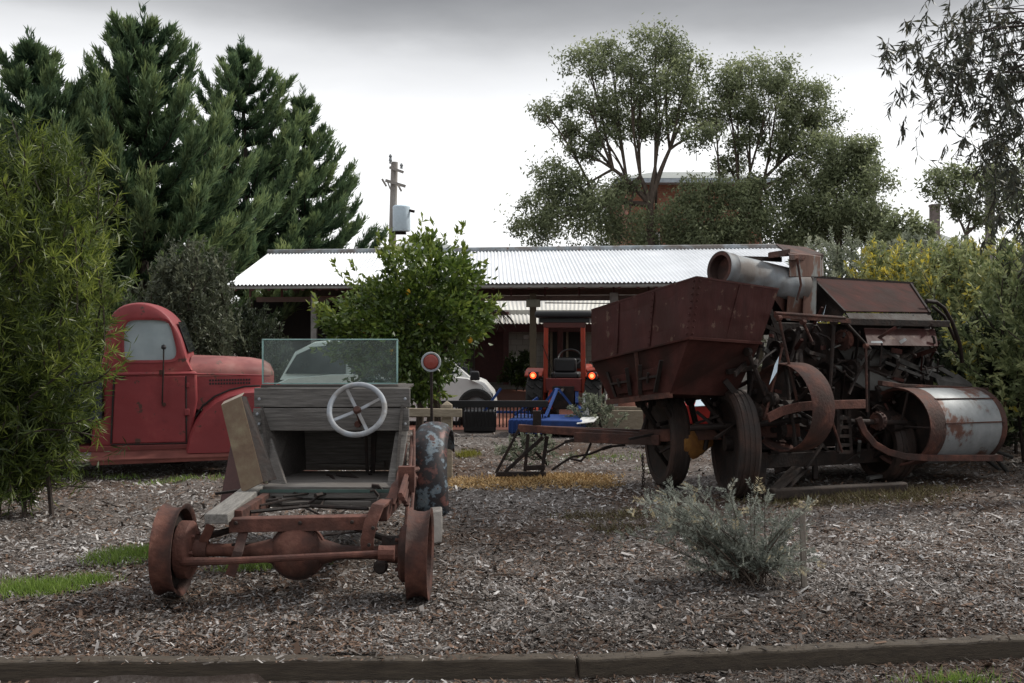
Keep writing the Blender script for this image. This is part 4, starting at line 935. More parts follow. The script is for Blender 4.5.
for px_ in (506, 560, 690):
    t = MB(); t.box((W_(px_,28.1),28.1,.77),(.14,.14,1.55)); t.build('verandah_post', MAROON_TRIM, BD, bevel=.008)
t = MB(); t.box((W_(526,yb),yb-.08,EYE+(326-337)*yb/F),(.14,.14,.10)); t.build('wall_light', WHITEPAINT, BD, bevel=.02)
t = MB(); t.box((W_(600,27.8),28.6,.05),(9.5,1.8,.11)); t.build('verandah_slab', plain('grey_slab',(.20,.19,.17),.8), BD)

# far roofs, poles
hs_ = thing('house', 'far house seen only as a grey green hipped roof above the carport ridge', 'house', (P(415,0,46).x,46,0))
t = MB(); z0 = P(0,251,44).z; zt_ = P(0,240.5,48).z; xs_ = [P(362,0,44).x, P(472,0,44).x]
b_ = [V((xs_[0],44,z0)),V((xs_[1],44,z0)),V((xs_[1],52,z0)),V((xs_[0],52,z0))]; m0 = V(((xs_[0]*.6+xs_[1]*.4),48,zt_)); m1 = V(((xs_[0]*.42+xs_[1]*.58),48,zt_))
t.add(b_+[m0,m1], [(0,1,5,4),(1,2,5),(2,3,4,5),(3,0,4),(3,2,1,0)]); t.build('roof', TILE_GREY, hs_, smooth=False)
t = MB(); t.box(((xs_[0]+xs_[1])/2,48,z0/2),(xs_[1]-xs_[0]-.8,7.2,z0-.02)); t.build('wall', BRICK, hs_)
h2 = thing('cottage', 'grey cottage roof with a tall thin chimney beyond the flowering shrubs', 'house', (P(937,0,36).x,37,0))
t = MB(); xa, xb = P(905,0,35).x, P(975,0,35).x; z0 = P(0,246,35).z; zt_ = P(0,227,36.5).z
b_ = [V((xa,35,z0)),V((xb,35,z0)),V((xb,39,z0)),V((xa,39,z0))]; m0 = V((xa+.85,37,zt_)); m1 = V((xb-.85,37,zt_))
t.add(b_+[m0,m1], [(0,1,5,4),(1,2,5),(2,3,4,5),(3,0,4),(3,2,1,0)]); t.build('roof', TILE_GREY, h2, smooth=False)
t = MB(); t.box(((xa+xb)/2,37,z0/2),(xb-xa-.4,3.6,z0-.02)); t.build('wall', BRICK, h2)
t = MB(); c = P(937,0,36); ztop = P(0,205,36).z; t.box((c.x,36.2,(ztop+z0)/2),(.26,.26,ztop-z0)); t.box((c.x,36.2,ztop),(.30,.30,.08)); t.build('chimney', plain('grey_brown_chimney',(.16,.13,.12),.8), h2)
BH = thing('brick_house', 'two storey orange brick house half hidden behind the gum trees', 'house', (P(680,0,44).x,45,0))
t = MB(); x0, x1 = P(628,0,43).x, P(762,0,43).x; zt_ = P(0,184,43).z; t.box(((x0+x1)/2,47,zt_/2),(x1-x0,8,zt_)); t.build('wall', BRICK, BH)
t = MB(); z1_ = P(0,181,42.5).z; zr = P(0,171,44).z
t.box(((x0+x1)/2,46.8,z1_),(x1-x0+.9,9,.16)); t.build('fascia', plain('pale_grey_fascia',(.42,.47,.52),.6), BH)
b_ = [V((x0-.5,42.3,z1_+.09)),V((x1+.5,42.3,z1_+.09)),V((x1+.5,51.5,z1_+.09)),V((x0-.5,51.5,z1_+.09))]; t = MB(); t.add(b_+[V((x0+1.5,46.8,zr+.35)),V((x1-1.5,46.8,zr+.35))],[(0,1,5,4),(1,2,5),(2,3,4,5),(3,0,4)]); t.build('roof', TILE_GREY, BH, smooth=False)
for px_ in (648, 684, 722):
    for zc in (1.6, 4.6):
        t = MB(); x = P(px_,0,43).x; t.box((x,42.97,zc),(.95,.09,1.3)); fr = t.build('window', WHITEPAINT, BH)
        t = MB(); t.box((x,42.92,zc),(.80,.03,1.14)); t.build('pane', CARGLASS, fr)
UP = thing('utility_pole', 'grey timber power pole with a pale blue transformer', 'power pole', (P(388,0,40).x,40,0))
t = MB(); pb = P(389,0,40); pt = P(394.5,162,40); t.tube([V((pb.x,40,0)), pt], [.16,.125], 12); t.build('pole', POLEWOOD, UP)
def px40(x,y,dy=0): p = P(x,y,40); return V((p.x,p.y+dy,p.z))
t = MB(); t.beam(px40(390,168,-.17),px40(404,173,-.17),.09,.09); t.build('cross_arm', POLEWOOD, UP)
t = MB(); t.beam(px40(386,181,-.17),px40(406,187,-.17),.10,.10); t.build('cross_arm', POLEWOOD, UP)
t = MB(); t.beam(px40(388,182,-.2),px40(391,190,-.16),.04,.04); t.beam(px40(383,180,-.3),px40(387,187,-.2),.06,.05); t.beam(px40(399,186,-.3),px40(402,192,-.2),.05,.05); t.build('brace', POLEWOOD, UP)
for x, y in ((391,164),(402,169),(391,160)):
    t = MB(); t.lathe([(0,0),(.06,.02),(.04,.08),(.07,.12),(.03,.2),(0,.2)], px40(x,y,-.17)+V((0,0,-.02)), (0,0,1), 10); t.build('insulator', GALV, UP)
t = MB(); c = px40(402.5,219.5,-.35); t.lathe([(0,-.46),(.30,-.46),(.32,-.42),(.32,.42),(.27,.47),(0,.48)], c, (0,0,1), 24); tr_ = t.build('transformer', TRANSFORMER, UP)
t = MB(); t.tube([c+V((.2,-.1,.3)), c+V((.48,-.1,.24))], .05, 8); t.box(c+V((-.1,.1,-.52)), (.5,.3,.08)); t.build('bushing', RUST_DARK, tr_)
U2 = thing('utility_pole', 'dark power pole with one cross arm behind the overhanging gum leaves at right', 'power pole', (P(990,0,30).x,30,0))
t = MB(); b_ = P(990,0,30); t.tube([V((b_.x,30,0)), P(990,163,30)], [.15,.12], 12); t.build('pole', POLEWOOD, U2)
t = MB(); t.beam(P(968,177,29.85),P(1016,180,29.85),.09,.10); t.build('cross_arm', POLEWOOD, U2)
t = MB()
for x in (972,1000,1012): t.lathe([(0,0),(.05,.02),(.03,.08),(.05,.12),(0,.16)], P(x,176,29.85), (0,0,1), 8)
t.build('insulator', GALV, U2)

# ------------------------------------------------------------------ tractor (seen from behind)
TR = thing('tractor', 'orange red compact tractor with black canopy and two lit rear lamps', 'tractor', (P(567,0,17.6).x,17.6,0))
yaw = math.radians(-10); tR = Matrix.Rotation(yaw,3,'Z'); tc0 = V((P(566,0,17.5).x,17.5,0))
def Q(x,y,z): return tc0+tR@V((x,y,z))
def tbox(c, s, name, mat, par=None, bevel=.01): 
    t = MB(); t.box(Q(*c), s, tR); return t.build(name, mat, par or TR, bevel=bevel)
for s in (-1,1):
    for (yy,R,wd,xx) in ((0,.43,.26,.46),(1.5,.29,.18,.42)):
        t = MB(); c = Q(s*xx,yy,R); axx = tR@V((1,0,0)); fwd = tR@V((0,1,0))
        t.lathe([(R-.16,-wd/2),(R-.04,-wd/2),(R-.015,-wd*.4),(R-.01,0),(R-.015,wd*.4),(R-.04,wd/2),(R-.16,wd/2)], c, axx, 32, closed=True)
        for k in range(18):
            a = 2*math.pi*k/18; u = V((0,0,1))*math.sin(a)+fwd*math.cos(a); u2 = V((0,0,1))*math.sin(a+.22)+fwd*math.cos(a+.22)
            t.beam(c+u*(R-.006)+axx*.01, c+u2*(R-.006)+axx*(wd*.45), .035,.03, up=u); t.beam(c+u2*(R-.006)-axx*.01, c+u*(R-.006)-axx*(wd*.45), .035,.03, up=u)
        wv = t.build('wheel', RUBBER, TR)
        t = MB(); t.lathe([(0,.0),(.1,.02),(R-.2,.06*s),(R-.155,.10*s),(R-.155,-.10*s),(0,-.04)], c, axx, 24); t.build('rim', ORANGE if yy == 0 else WHITEPAINT, wv)
    # wing, pillar, lamp
    t = MB(); pr_ = []
    for i in range(9):
        a = math.radians(128-i*13); pr_.append((math.cos(a)*.50, .43+math.sin(a)*.50))
    rings = [[Q(s*.34,y_,z_),Q(s*.62,y_,z_),Q(s*.62,y_*.96,z_-.03),Q(s*.34,y_*.96,z_-.03)] for y_,z_ in pr_]; t.loft(rings); t.build('wing', ORANGE, TR, bevel=.006)
    t = MB(); t.beam(Q(s*.30,-.22,.55),Q(s*.29,-.20,1.60),.07,.08); t.build('roll_bar_post', ORANGE, TR, bevel=.008)
    t = MB(); t.box(Q(s*.46,-.40,.83),(.15,.10,.11),tR); lh = t.build('lamp_housing', BLACK, TR, bevel=.012)
    t = MB(); t.lathe([(0,.012),(.045,.008),(.053,-.01),(0,-.01)], Q(s*.46,-.455,.83), tR@V((0,-1,0)), 20); t.build('lamp_lens', LAMP, lh)
    t = MB(); t.lathe([(0,.006),(.026,.004),(.03,0)], Q(s*.46,-.468,.83), tR@V((0,-1,0)), 14); t.build('bulb_glow', LAMPCORE, lh)
    t = MB(); t.beam(Q(s*.20,-.25,.62),Q(s*.22,-.4,.40),.05,.05); t.beam(Q(s*.2,-.2,.35),Q(s*.36,-.95,.33),.05,.05); t.build('lift_arm', ORANGE if s < 0 else BLUE, TR)
tbox((0,-.20,1.62),(.66,.09,.10),'roll_bar_top',plain('dark_red_bar',(.07,.018,.014),.6))
tbox((0,.25,1.78),(.92,1.15,.11),'canopy',BLACK,None,.04); tbox((0,.25,1.69),(.80,1.0,.08),'canopy_lining',BLACK)
tbox((0,-.25,.68),(.56,.14,.20),'rear_panel',plain('dark_red_panel',(.11,.016,.013),.55)); tbox((0,.0,.48),(.34,.7,.36),'gearbox',RUST_DARK)
tbox((0,.02,.82),(.44,.4,.10),'seat',BLACK,None,.03); tbox((0,-.10,.98),(.36,.09,.22),'seat_back',BLACK,None,.03)
tbox((0,1.2,.72),(.50,1.1,.44),'bonnet',ORANGE,None,.04); tbox((0,.62,.98),(.5,.12,.16),'dashboard',BLACK,None,.02)
t = MB(); c = Q(0,.48,1.08); nn = tR@V((0,-.7,.7)); e1q = tR@V((1,0,0)); e2q = nn.cross(e1q); t.tube([c+e1q*.19*math.cos(a)+e2q*.19*math.sin(a) for a in [2*math.pi*i/24 for i in range(25)]], .014, 6, cap=False); t.tube([c, Q(0,.62,.95)], .02, 6); t.tube([c-e1q*.19,c+e1q*.19], .01, 6); t.build('steering_wheel', BLACK, TR)
t = MB(); t.tube([Q(0,-.3,.62),Q(0,-.9,.58)], .025, 8); t.tube([Q(-.1,-.3,.72),Q(-.33,-.32,1.3)],.008,6); t.build('top_link', RUST_DARK, TR)
t = MB(); t.hexa([Q(-.24,-.34,.30),Q(-.10,-.34,.30),Q(-.10,-.30,.30),Q(-.24,-.30,.30),Q(-.22,-.34,.60),Q(-.12,-.34,.60),Q(-.12,-.30,.60),Q(-.22,-.30,.60)]); t.build('mud_flap', ORANGE, TR)
t = MB(); t.hexa([Q(.30,-.46,.22),Q(.42,-.46,.22),Q(.42,-.43,.22),Q(.30,-.43,.22),Q(.32,-.46,.56),Q(.37,-.46,.56),Q(.37,-.43,.56),Q(.32,-.43,.56)]); t.build('number_plate', WHITEPAINT, TR)
t = MB(); t.tube([Q(.36,-.3,.9),Q(.62,-.1,.95),Q(.72,.2,.8),Q(.70,.5,.5)],.03,8); t.beam(Q(.66,-.15,.9),Q(.72,.1,.42),.05,.06); t.tube([Q(.6,-.3,.75),Q(.7,.0,.6)],.02,6); t.box(Q(.66,-.25,.86),(.07,.05,.05),tR); t.build('side_frame', ORANGE, TR)
# blue implement on the linkage
IM = thing('blue_implement', 'blue slasher deck with triangular frame mounted behind the tractor', 'implement', (P(572,0,16.5).x,16.4,0))
t = MB(); t.hexa([Q(-.62,-1.75,.05),Q(.45,-1.75,.05),Q(.45,-.95,.05),Q(-.62,-.95,.05),Q(-.62,-1.75,.25),Q(.45,-1.75,.25),Q(.45,-.95,.27),Q(-.62,-.95,.27)]); t.build('deck', BLUE, IM, bevel=.02)
t = MB()
for a, b in (((-.30,-1.0,.3),(-.02,-1.05,.66)),((.30,-1.0,.3),(.02,-1.05,.66)),((0,-1.05,.66),(-.1,-1.6,.28)),((-.62,-1.2,.27),(-.30,-1.0,.52)),((-1.1,-1.2,.30),(-.85,-1.1,.66)),((-1.15,-1.2,.31),(-.4,-1.15,.31))): t.beam(Q(*a),Q(*b),.035,.035)
t.build('frame', BLUE, IM)
t = MB()
for i in range(7): t.beam(Q(-.56+i*.07,-1.77,.05),Q(-.56+i*.07,-1.77,.25),.025,.02)
t.build('deck_guard', BLUE, IM)
t = MB(); t.sheet([Q(.38,-1.8,.20),Q(.62,-1.78,.23),Q(.66,-1.5,.28),Q(.42,-1.5,.27)],.01); t.build('guard_flap', WHITEPAINT, IM)
# black rake
RK = thing('rake', 'long black rake with a row of straight tines standing before the paving', 'rake', (P(500,0,16).x,16,0))
a, b = P(440,404,16.1), P(548,404,16.1)
t = MB(); t.beam(a,b,.05,.10); t.beam(a+V((0,.12,-.02)),b+V((0,.12,-.02)),.05,.06); t.build('beam', BLACK, RK, bevel=.006)
for i in range(30):
    p = a.lerp(b,(i+.5)/30); t = MB(); t.tube([p,p+V((0,-.015,-.17)),p+V((0,.03,-.34))],.011,6); t.build('tine', BLACK, RK)
for p in (a,b):
    t = MB(); t.beam(p+V((0,.06,-.02)),V((p.x,p.y+.06,0)),.06,.06); t.build('leg', BLACK, RK)
# solid dark box behind left part of the rake
t = MB(); t.box((P(480,0,16.6).x,16.6,.17),(.48,.3,.32)); single('crate', t, BLACK, 'black crate standing behind the left end of the rake', 'crate', (P(480,0,16.6).x,16.6,0), bevel=.02)

# rail fence
FN = thing('rail_fence', 'short pale timber post and rail fence right of the wreck', 'fence', (P(440,0,11.6).x,11.6,0))
t = MB(); p = P(447,402,11.6); t.hexa([V((p.x-.055,11.55,0)),V((p.x+.055,11.55,0)),V((p.x+.055,11.65,0)),V((p.x-.055,11.65,0)),V((p.x-.055,11.55,p.z-.03)),V((p.x+.055,11.55,p.z-.03)),V((p.x+.055,11.65,p.z-.03)),V((p.x-.055,11.65,p.z-.03))])
t.add([V((p.x-.055,11.55,p.z-.03)),V((p.x+.055,11.55,p.z-.03)),V((p.x+.055,11.65,p.z-.03)),V((p.x-.055,11.65,p.z-.03)),V((p.x,11.6,p.z+.015))],[(0,1,4),(1,2,4),(2,3,4),(3,0,4)]); t.build('post', FENCEWOOD, FN, bevel=.004)
t = MB(); t.beam(P(462,413,11.52),P(330,411,11.5),.045,.085); t.build('rail', FENCEWOOD, FN, bevel=.006)
t = MB(); p2 = P(335,0,11.6); t.box((p2.x,11.6,.42),(.1,.1,.84)); t.build('post', FENCEWOOD, FN, bevel=.006)

# white hatchback behind the lemon tree
CD = 17.6
CR = thing('parked_car', 'white hatchback parked side on behind the lemon tree', 'car', (P(388,0,CD).x,CD+.8,0))
s_ = CD/F
def Cc(px,py,dy=0): p = P(px,py,CD); return V((p.x,p.y+dy,p.z))
body = [(272,420),(270,400),(273,384),(285,378),(330,374),(400,374),(440,375),(470,378),(485,384),(494,394),(497,408),(496,420),(492,421),(486,409),(476,406),(466,409),(460,421),(322,421),(316,409),(306,406),(296,409),(290,421)]
t = MB(); secs = []
for f,k in ((0,.965),(.08,.99),(.3,1),(.7,1),(.92,.99),(1,.965)): secs.append([Cc(384+(x-384)*k, 400+(y-400)*(k if y < 400 else 1), f*1.6) for x,y in body])
t.loft(secs); t.build('body', WHITECAR, CR, ang=50)
gh = [(276,380),(290,352),(310,342),(350,338),(400,339),(430,346),(452,360),(474,379)]
t = MB(); secs = []
for f,k in ((.06,.97),(.14,.99),(.3,1),(.7,1),(.86,.99),(.94,.97)): secs.append([Cc(375+(x-375)*k, 380+(y-380)*k, f*1.6+ (0 if y > 370 else (.12 if f < .5 else -.12))) for x,y in gh])
t.loft(secs); t.build('cabin', WHITECAR, CR, ang=50)
for poly in ([(284,374),(295,355),(312,347),(345,344),(345,374)],[(352,374),(352,344),(400,345),(424,351),(444,364),(456,374)]):
    t = MB(); t.sheet([Cc(x,y,.075+(374-y)/30*.085) for x,y in poly], .006); t.build('window', CARGLASS, CR)
t = MB(); t.sheet([Cc(434,348,.3),Cc(475,377,.2),Cc(475,377,1.4),Cc(434,348,1.3)],-.02); t.build('windscreen', CARGLASS, CR)
t = MB(); t.hexa([Cc(470,380,-.12),Cc(480,380,-.12),Cc(480,380,.02),Cc(470,380,.02),Cc(471,371,-.12),Cc(479,371,-.12),Cc(479,371,.02),Cc(471,371,.02)]); t.build('mirror', BLACK, CR, bevel=.02)
t = MB(); t.sheet([Cc(273,385,.0),Cc(284,383,-.01),Cc(282,398,-.012),Cc(272,398,.01)],.02); t.build('tail_lamp', plain('red_tail_lamp',(.5,.02,.02),.2), CR)
t = MB(); t.sheet([Cc(482,388,-.005),Cc(493,394,.06),Cc(493,400,.06),Cc(484,398,-.005)],.02); t.build('headlamp', GALV, CR)
for px_ in (306,476):
    for dy in (.05,1.55):
        c = Cc(px_,0,dy); c.z = .30
        t = MB(); t.lathe([(.18,-.09),(.27,-.09),(.30,-.05),(.30,.05),(.27,.09),(.18,.09)], c, (0,1,0), 28, closed=True); wv = t.build('wheel', RUBBER, CR)
        t = MB(); t.lathe([(0,-.07),(.08,-.07),(.19,-.05),(.19,.05),(0,.05)], c, (0,1,0), 20); t.build('rim', GALV, wv)
t = MB(); t.box(Cc(384,421,.8),(3.0,1.3,.12)); t.box(Cc(384,414,.01),(2.2,.03,.1)); t.build('sill', BLACK, CR)
# red machine glimpsed behind the harvester
SM = thing('seed_drill', 'red farm machine with pale lid glimpsed under the harvester hopper', 'farm machine', (P(718,0,15).x,15,0))
c = P(716,414,15)
t = MB(); t.hexa([c+V((-.7,-.2,-.12)),c+V((.8,-.2,-.12)),c+V((.8,.2,-.12)),c+V((-.7,.2,-.12)),c+V((-.8,-.3,.14)),c+V((.9,-.3,.14)),c+V((.9,.3,.14)),c+V((-.8,.3,.14))]); t.build('seed_box', REDPAINT, SM, bevel=.015)
t = MB(); t.sheet([c+V((-.35,-.32,.12)),c+V((-.05,-.32,.14)),c+V((.02,-.1,.3)),c+V((-.25,-.1,.3))],.012); t.build('lid', TRANSFORMER, SM)
t = MB()
for i in range(8): t.beam(c+V((-.6+i*.19,-.05,-.12)), V((c.x-.6+i*.19,c.y-.2,.05)),.035,.05)
t.beam(c+V((-.75,-.1,-.15)),c+V((.85,-.1,-.15)),.06,.06); t.build('tine_row', RUST_DARK, SM)
for s in (-1,1):
    cc = V((c.x+.05+s*.95,c.y+.1,.36)); t = MB(); t.lathe([(.31,-.04),(.36,-.04),(.36,.04),(.31,.04)], cc, (1,0,0), 28, closed=True)
    for k in range(8): u = V((0,math.cos(k*math.pi/4),math.sin(k*math.pi/4))); t.tube([cc,cc+u*.33],.012,5)
    t.build('wheel', RUST, SM)
# planter box
PB = thing('planter_box', 'low timber planter box on the paving left of the harvester hopper', 'planter', (P(625,0,17).x,17,0))
x0, x1 = P(596,0,16.7).x, P(650,0,16.7).x; z0 = P(0,410.5,16.7).z
for nm,cc,ss in (('side_board',((x0+x1)/2,16.7,z0/2),(x1-x0,.05,z0)),('side_board',((x0+x1)/2,17.5,z0/2),(x1-x0,.05,z0)),('end_board',(x0,17.1,z0/2),(.05,.74,z0-.006)),('end_board',(x1,17.1,z0/2),(.05,.74,z0-.006))):
    t = MB(); t.box(cc,ss); t.build(nm, FENCEWOOD, PB, bevel=.006)
t = MB(); t.box(((x0+x1)/2,17.1,z0-.08),(x1-x0-.1,.7,.05)); t.build('soil', GROUND, PB)
# sleepers near harvester wheels, and a log
t = MB(); t.beam(G(770,500)+V((0,0,.05)), G(905,492)+V((0,0,.05)), .10,.10); m_ = G(838,495); single('log', t, BARK_DARK, 'dark weathered beam lying on the ground under the harvester', 'log', m_, bevel=.02)
t = MB(); c = P(619,431,15.0); c.z = .05
t.lathe([(0,-.17),(.06,-.15),(.095,-.05),(.085,.07),(.06,.15),(0,.17)], c, (1,.2,0), 12); single('stone', t, mottled('grey_stone',[(.3,(.05,.052,.058)),(.7,(.13,.13,.14))],6,.9,.5), 'small grey rounded stone behind the drawbar near the planter box', 'stone', (c.x,c.y,0))
# ------------------------------------------------------------------ vegetation
def bezier(a, b, c, n):
    t_ = np.linspace(0,1,n)[:,None]; a, b, c = map(np.array, (a,b,c)); return (1-t_)**2*a+2*t_*(1-t_)*b+t_*t_*c
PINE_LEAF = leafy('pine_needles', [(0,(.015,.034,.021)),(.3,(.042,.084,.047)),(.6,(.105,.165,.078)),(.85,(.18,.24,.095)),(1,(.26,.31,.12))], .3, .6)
def pine(base, h, spread, label, nwh, lean=(0,0), low=.10, yellow=0.0, seed=1):
    """conifer with whorls of branches whose plumes sweep up at the tips"""
    rg = np.random.default_rng(seed); base = np.array(base)
    root = thing('pine_tree', label, 'tree', tuple(base), 'pines on the left')
    top = base+np.array([lean[0],lean[1],h])
    tr = MB(); ax_ = bezier(base, base+np.array([lean[0]*.3,lean[1]*.3,h*.5]), top, 14)
    tr.tube([tuple(p) for p in ax_], list(np.linspace(.22,.02,14)), 9); 
    Lb, Ld, Lr = [], [], []; br = MB()
    zs_ = low+(.985-low)*np.linspace(0,1,nwh)**.92
    for wi, zf_ in enumerate(zs_):
        p0 = np.array([np.interp(zf_,np.linspace(0,1,14),ax_[:,k]) for k in range(3)])
        R = spread*((1-zf_)**.74)*rg.uniform(.78,1.15)+.08
        if zf_ < .2: R *= .9+zf_*.5
        nb = int(5+4*(1-zf_)+rg.integers(0,2)); a0 = rg.uniform(0,6.28)
        for k in range(nb):
            a = a0+2*math.pi*k/nb+rg.normal(0,.22); r = R*rg.uniform(.72,1.15)
            dd = np.array([math.cos(a), math.sin(a), 0])
            rise = (.0+.50*zf_)*r
            pe = p0+dd*r+np.array([0,0,rise+.20*r])
            pm = p0+dd*r*.66+np.array([0,0,rise*.30-.16*r*(1-zf_)])
            n = max(5,int(r/.16)); c = bezier(p0,pm,pe,n); bsh = rg.normal(0,.07)
            br.tube([tuple(x) for x in c[::max(1,n//4)]], .02, 4)
            s0 = int(n*.14) if r > .5 else 0
            for i in range(s0, n):
                f = i/(n-1); tan = c[min(i+1,n-1)]-c[max(i-1,0)]; tan /= np.linalg.norm(tan)+1e-9
                # side plumes
                ns = 4 if f < .9 else 5
                for s in range(ns):
                    side = np.array([-dd[1],dd[0],0])*rg.choice([-1,1])
                    pdv = tan*rg.uniform(.5,1.0)+side*rg.uniform(.1,.9)*(1.05-f*.7)+np.array([0,0,rg.uniform(.0,.55)])
                    pdv /= np.linalg.norm(pdv); pl = rg.uniform(.30,.60)*(.55+.5*min(1,r))*(1 if zf_ < .72 else max(.42,1-(zf_-.72)*2.3))
                    m = 30
                    u = rg.uniform(0,1,m); b_ = c[i]+pdv*pl*u[:,None]+rg.normal(0,.03,(m,3))
                    dv = pdv*1.0+rg.normal(0,.34,(m,3))+np.array([0,0,.30])
                    Lb.append(b_); Ld.append(dv)
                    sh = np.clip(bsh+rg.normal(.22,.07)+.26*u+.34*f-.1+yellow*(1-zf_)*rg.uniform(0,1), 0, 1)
                    Lr.append(sh)
    m = 90; u = rg.uniform(0,1,m); Lb.append(top+np.array([0,0,-.45])+np.array([0,0,1.0])*u[:,None]+rg.normal(0,.03,(m,3))); Ld.append(rg.normal(0,.35,(m,3))+np.array([0,0,.9])); Lr.append(np.clip(rg.normal(.4,.1,m),0,1))
    b_ = np.concatenate(Lb); d_ = np.concatenate(Ld); r_ = np.concatenate(Lr)
    v = leaves(b_, d_, rg.uniform(.14,.26,len(b_)), rg.uniform(.024,.042,len(b_)), .1)
    tk = tr.build('trunk', BARK_DARK, root); br.build('branches', BARK_DARK, tk)
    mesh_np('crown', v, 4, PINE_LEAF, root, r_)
def gz(px, d): p = P(px,0,d); return (p.x, d, 0)
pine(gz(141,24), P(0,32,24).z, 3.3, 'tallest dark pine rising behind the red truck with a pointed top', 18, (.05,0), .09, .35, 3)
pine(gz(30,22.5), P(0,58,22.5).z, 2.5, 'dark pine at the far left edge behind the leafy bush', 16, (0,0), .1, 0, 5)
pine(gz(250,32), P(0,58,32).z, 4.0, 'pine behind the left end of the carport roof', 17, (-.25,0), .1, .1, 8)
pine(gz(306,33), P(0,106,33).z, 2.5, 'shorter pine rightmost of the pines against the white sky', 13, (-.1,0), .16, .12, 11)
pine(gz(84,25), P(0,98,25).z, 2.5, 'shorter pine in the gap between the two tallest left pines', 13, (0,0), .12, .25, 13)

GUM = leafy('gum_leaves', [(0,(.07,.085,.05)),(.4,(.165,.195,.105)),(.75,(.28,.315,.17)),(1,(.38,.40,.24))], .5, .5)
def clump_leaves(c, r, n, sub, rg, droop=.5, flat=.62):
    """leaves of one foliage clump, gathered in smaller bunches"""
    sc_ = 1.12*unit(rg.normal(size=(sub,3)))*(rg.uniform(.25,1,(sub,1))**.5)*r; sc_[:,2] *= flat
    k = rg.integers(0,sub,n); b = np.array(c)+sc_[k]+rg.normal(0,r*.20,(n,3))
    far_ = rg.random(n) < .2; b = np.where(far_[:,None], np.array(c)+(b-np.array(c))*rg.uniform(1.0,1.5,(n,1)), b)
    d = rg.normal(0,1,(n,3)); d[:,2] -= droop
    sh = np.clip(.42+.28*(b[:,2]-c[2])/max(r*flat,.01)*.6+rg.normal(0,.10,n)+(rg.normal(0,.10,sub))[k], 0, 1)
    return b, d, sh
def gum(name, label, trunk_px, d, fork_py, clumps, leaf=(.135,.05), per=900, group=None, mat=GUM, bark=BARK, tr_r=.2, seed=1, forks=3, droop=.5):
    """tree whose limbs run from a low fork out to each foliage clump; clumps = (px, py, radius m, depth offset)"""
    rg = np.random.default_rng(seed); base = np.array(gz(trunk_px, d))
    root = thing(name, label, 'tree', tuple(base), group)
    fork = np.array(P(trunk_px, fork_py, d)); tr = MB()
    tr.tube([tuple(base),tuple((base+fork)/2+np.array([.05,0,0])),tuple(fork)], [tr_r*1.15,tr_r*.95,tr_r*.8], 9)
    cs = [np.array(P(px,py,d+dy)) for px,py,r,dy in clumps]
    mids = []
    order = sorted(range(len(cs)), key=lambda i: cs[i][0])
    groups = [list(g) for g in np.array_split(order, min(forks, len(cs)))]
    br = MB()
    for gi in groups:
        cen = np.mean([cs[i] for i in gi], 0); mid = fork*.48+cen*.52+np.array([0,0,-.15]); 
        ctrl = fork*.6+mid*.4; ctrl[2] = fork[2]*.45+mid[2]*.55
        c = bezier(fork, ctrl, mid, 6); tr.tube([tuple(p) for p in c], list(np.linspace(tr_r*.7,tr_r*.36,6)), 7)
        for i in gi:
            e = cs[i]; k = mid*.5+e*.5; k[2] += .12*np.linalg.norm(e-mid); c = bezier(mid, k+rg.normal(0,.12,3), e, 7)
            br.tube([tuple(p) for p in c], list(np.linspace(tr_r*.34,.02,7)), 6)
            for s in range(4):
                ee = e+rg.normal(0,clumps[i][2]*.5,3); s0 = c[rg.integers(2,6)]; br.tube([tuple(s0),tuple((s0+ee)/2+np.array([0,0,.08])),tuple(ee)], [.035*tr_r/.2,.02*tr_r/.2,.01], 5)
    B, D, S = [], [], []
    for (px,py,r,dy), c in zip(clumps, cs):
        b, dd, sh = clump_leaves(c, r, int(3.4*per*max(.25,r)**1.7), max(8,int(30*r)), rg, droop); B.append(b); D.append(dd); S.append(sh)
    B, D, S = map(np.concatenate, (B,D,S)); n = len(B)
    tk = tr.build('trunk', bark, root); br.build('limbs', bark, tk)
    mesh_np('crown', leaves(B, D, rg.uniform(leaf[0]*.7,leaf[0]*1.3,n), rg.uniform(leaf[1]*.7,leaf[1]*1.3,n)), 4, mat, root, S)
GT = 'gum trees behind the carport'
R1 = [(588,62,.75,0),(612,55,.6,.5),(632,68,.55,-.5),(655,45,.75,0),(672,52,.6,.6),(690,66,.55,0),(545,113,.5,0),(566,128,.5,.5),(588,102,.7,-.6),(612,110,.8,.4),(640,95,.75,0),(668,88,.8,-.4),(690,105,.7,.6),(604,138,.55,0),(634,128,.6,.8),(662,122,.7,0),(700,135,.6,-.5),(580,150,.5,0),(556,178,.75,0),(540,200,.6,.6),(574,192,.8,0),(602,205,.8,-.6),(560,220,.9,0),(535,232,.7,.5),(597,232,.9,.6),(628,225,.7,-.4),(622,186,.5,0),(655,235,.8,.8)]
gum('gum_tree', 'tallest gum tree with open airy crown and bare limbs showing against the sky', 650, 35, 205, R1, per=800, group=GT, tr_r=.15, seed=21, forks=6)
R1 += [(705,78,.5,.3),(712,100,.55,-.3),(708,125,.6,.4),(700,160,.55,0),(722,150,.5,.3),(640,160,.5,.4),(590,170,.6,.2),(612,165,.5,-.3),(682,180,.6,.5),(640,208,.8,-1.6),(672,205,.7,-1.6),(656,186,.5,-1.8),(530,242,.5,.2)]
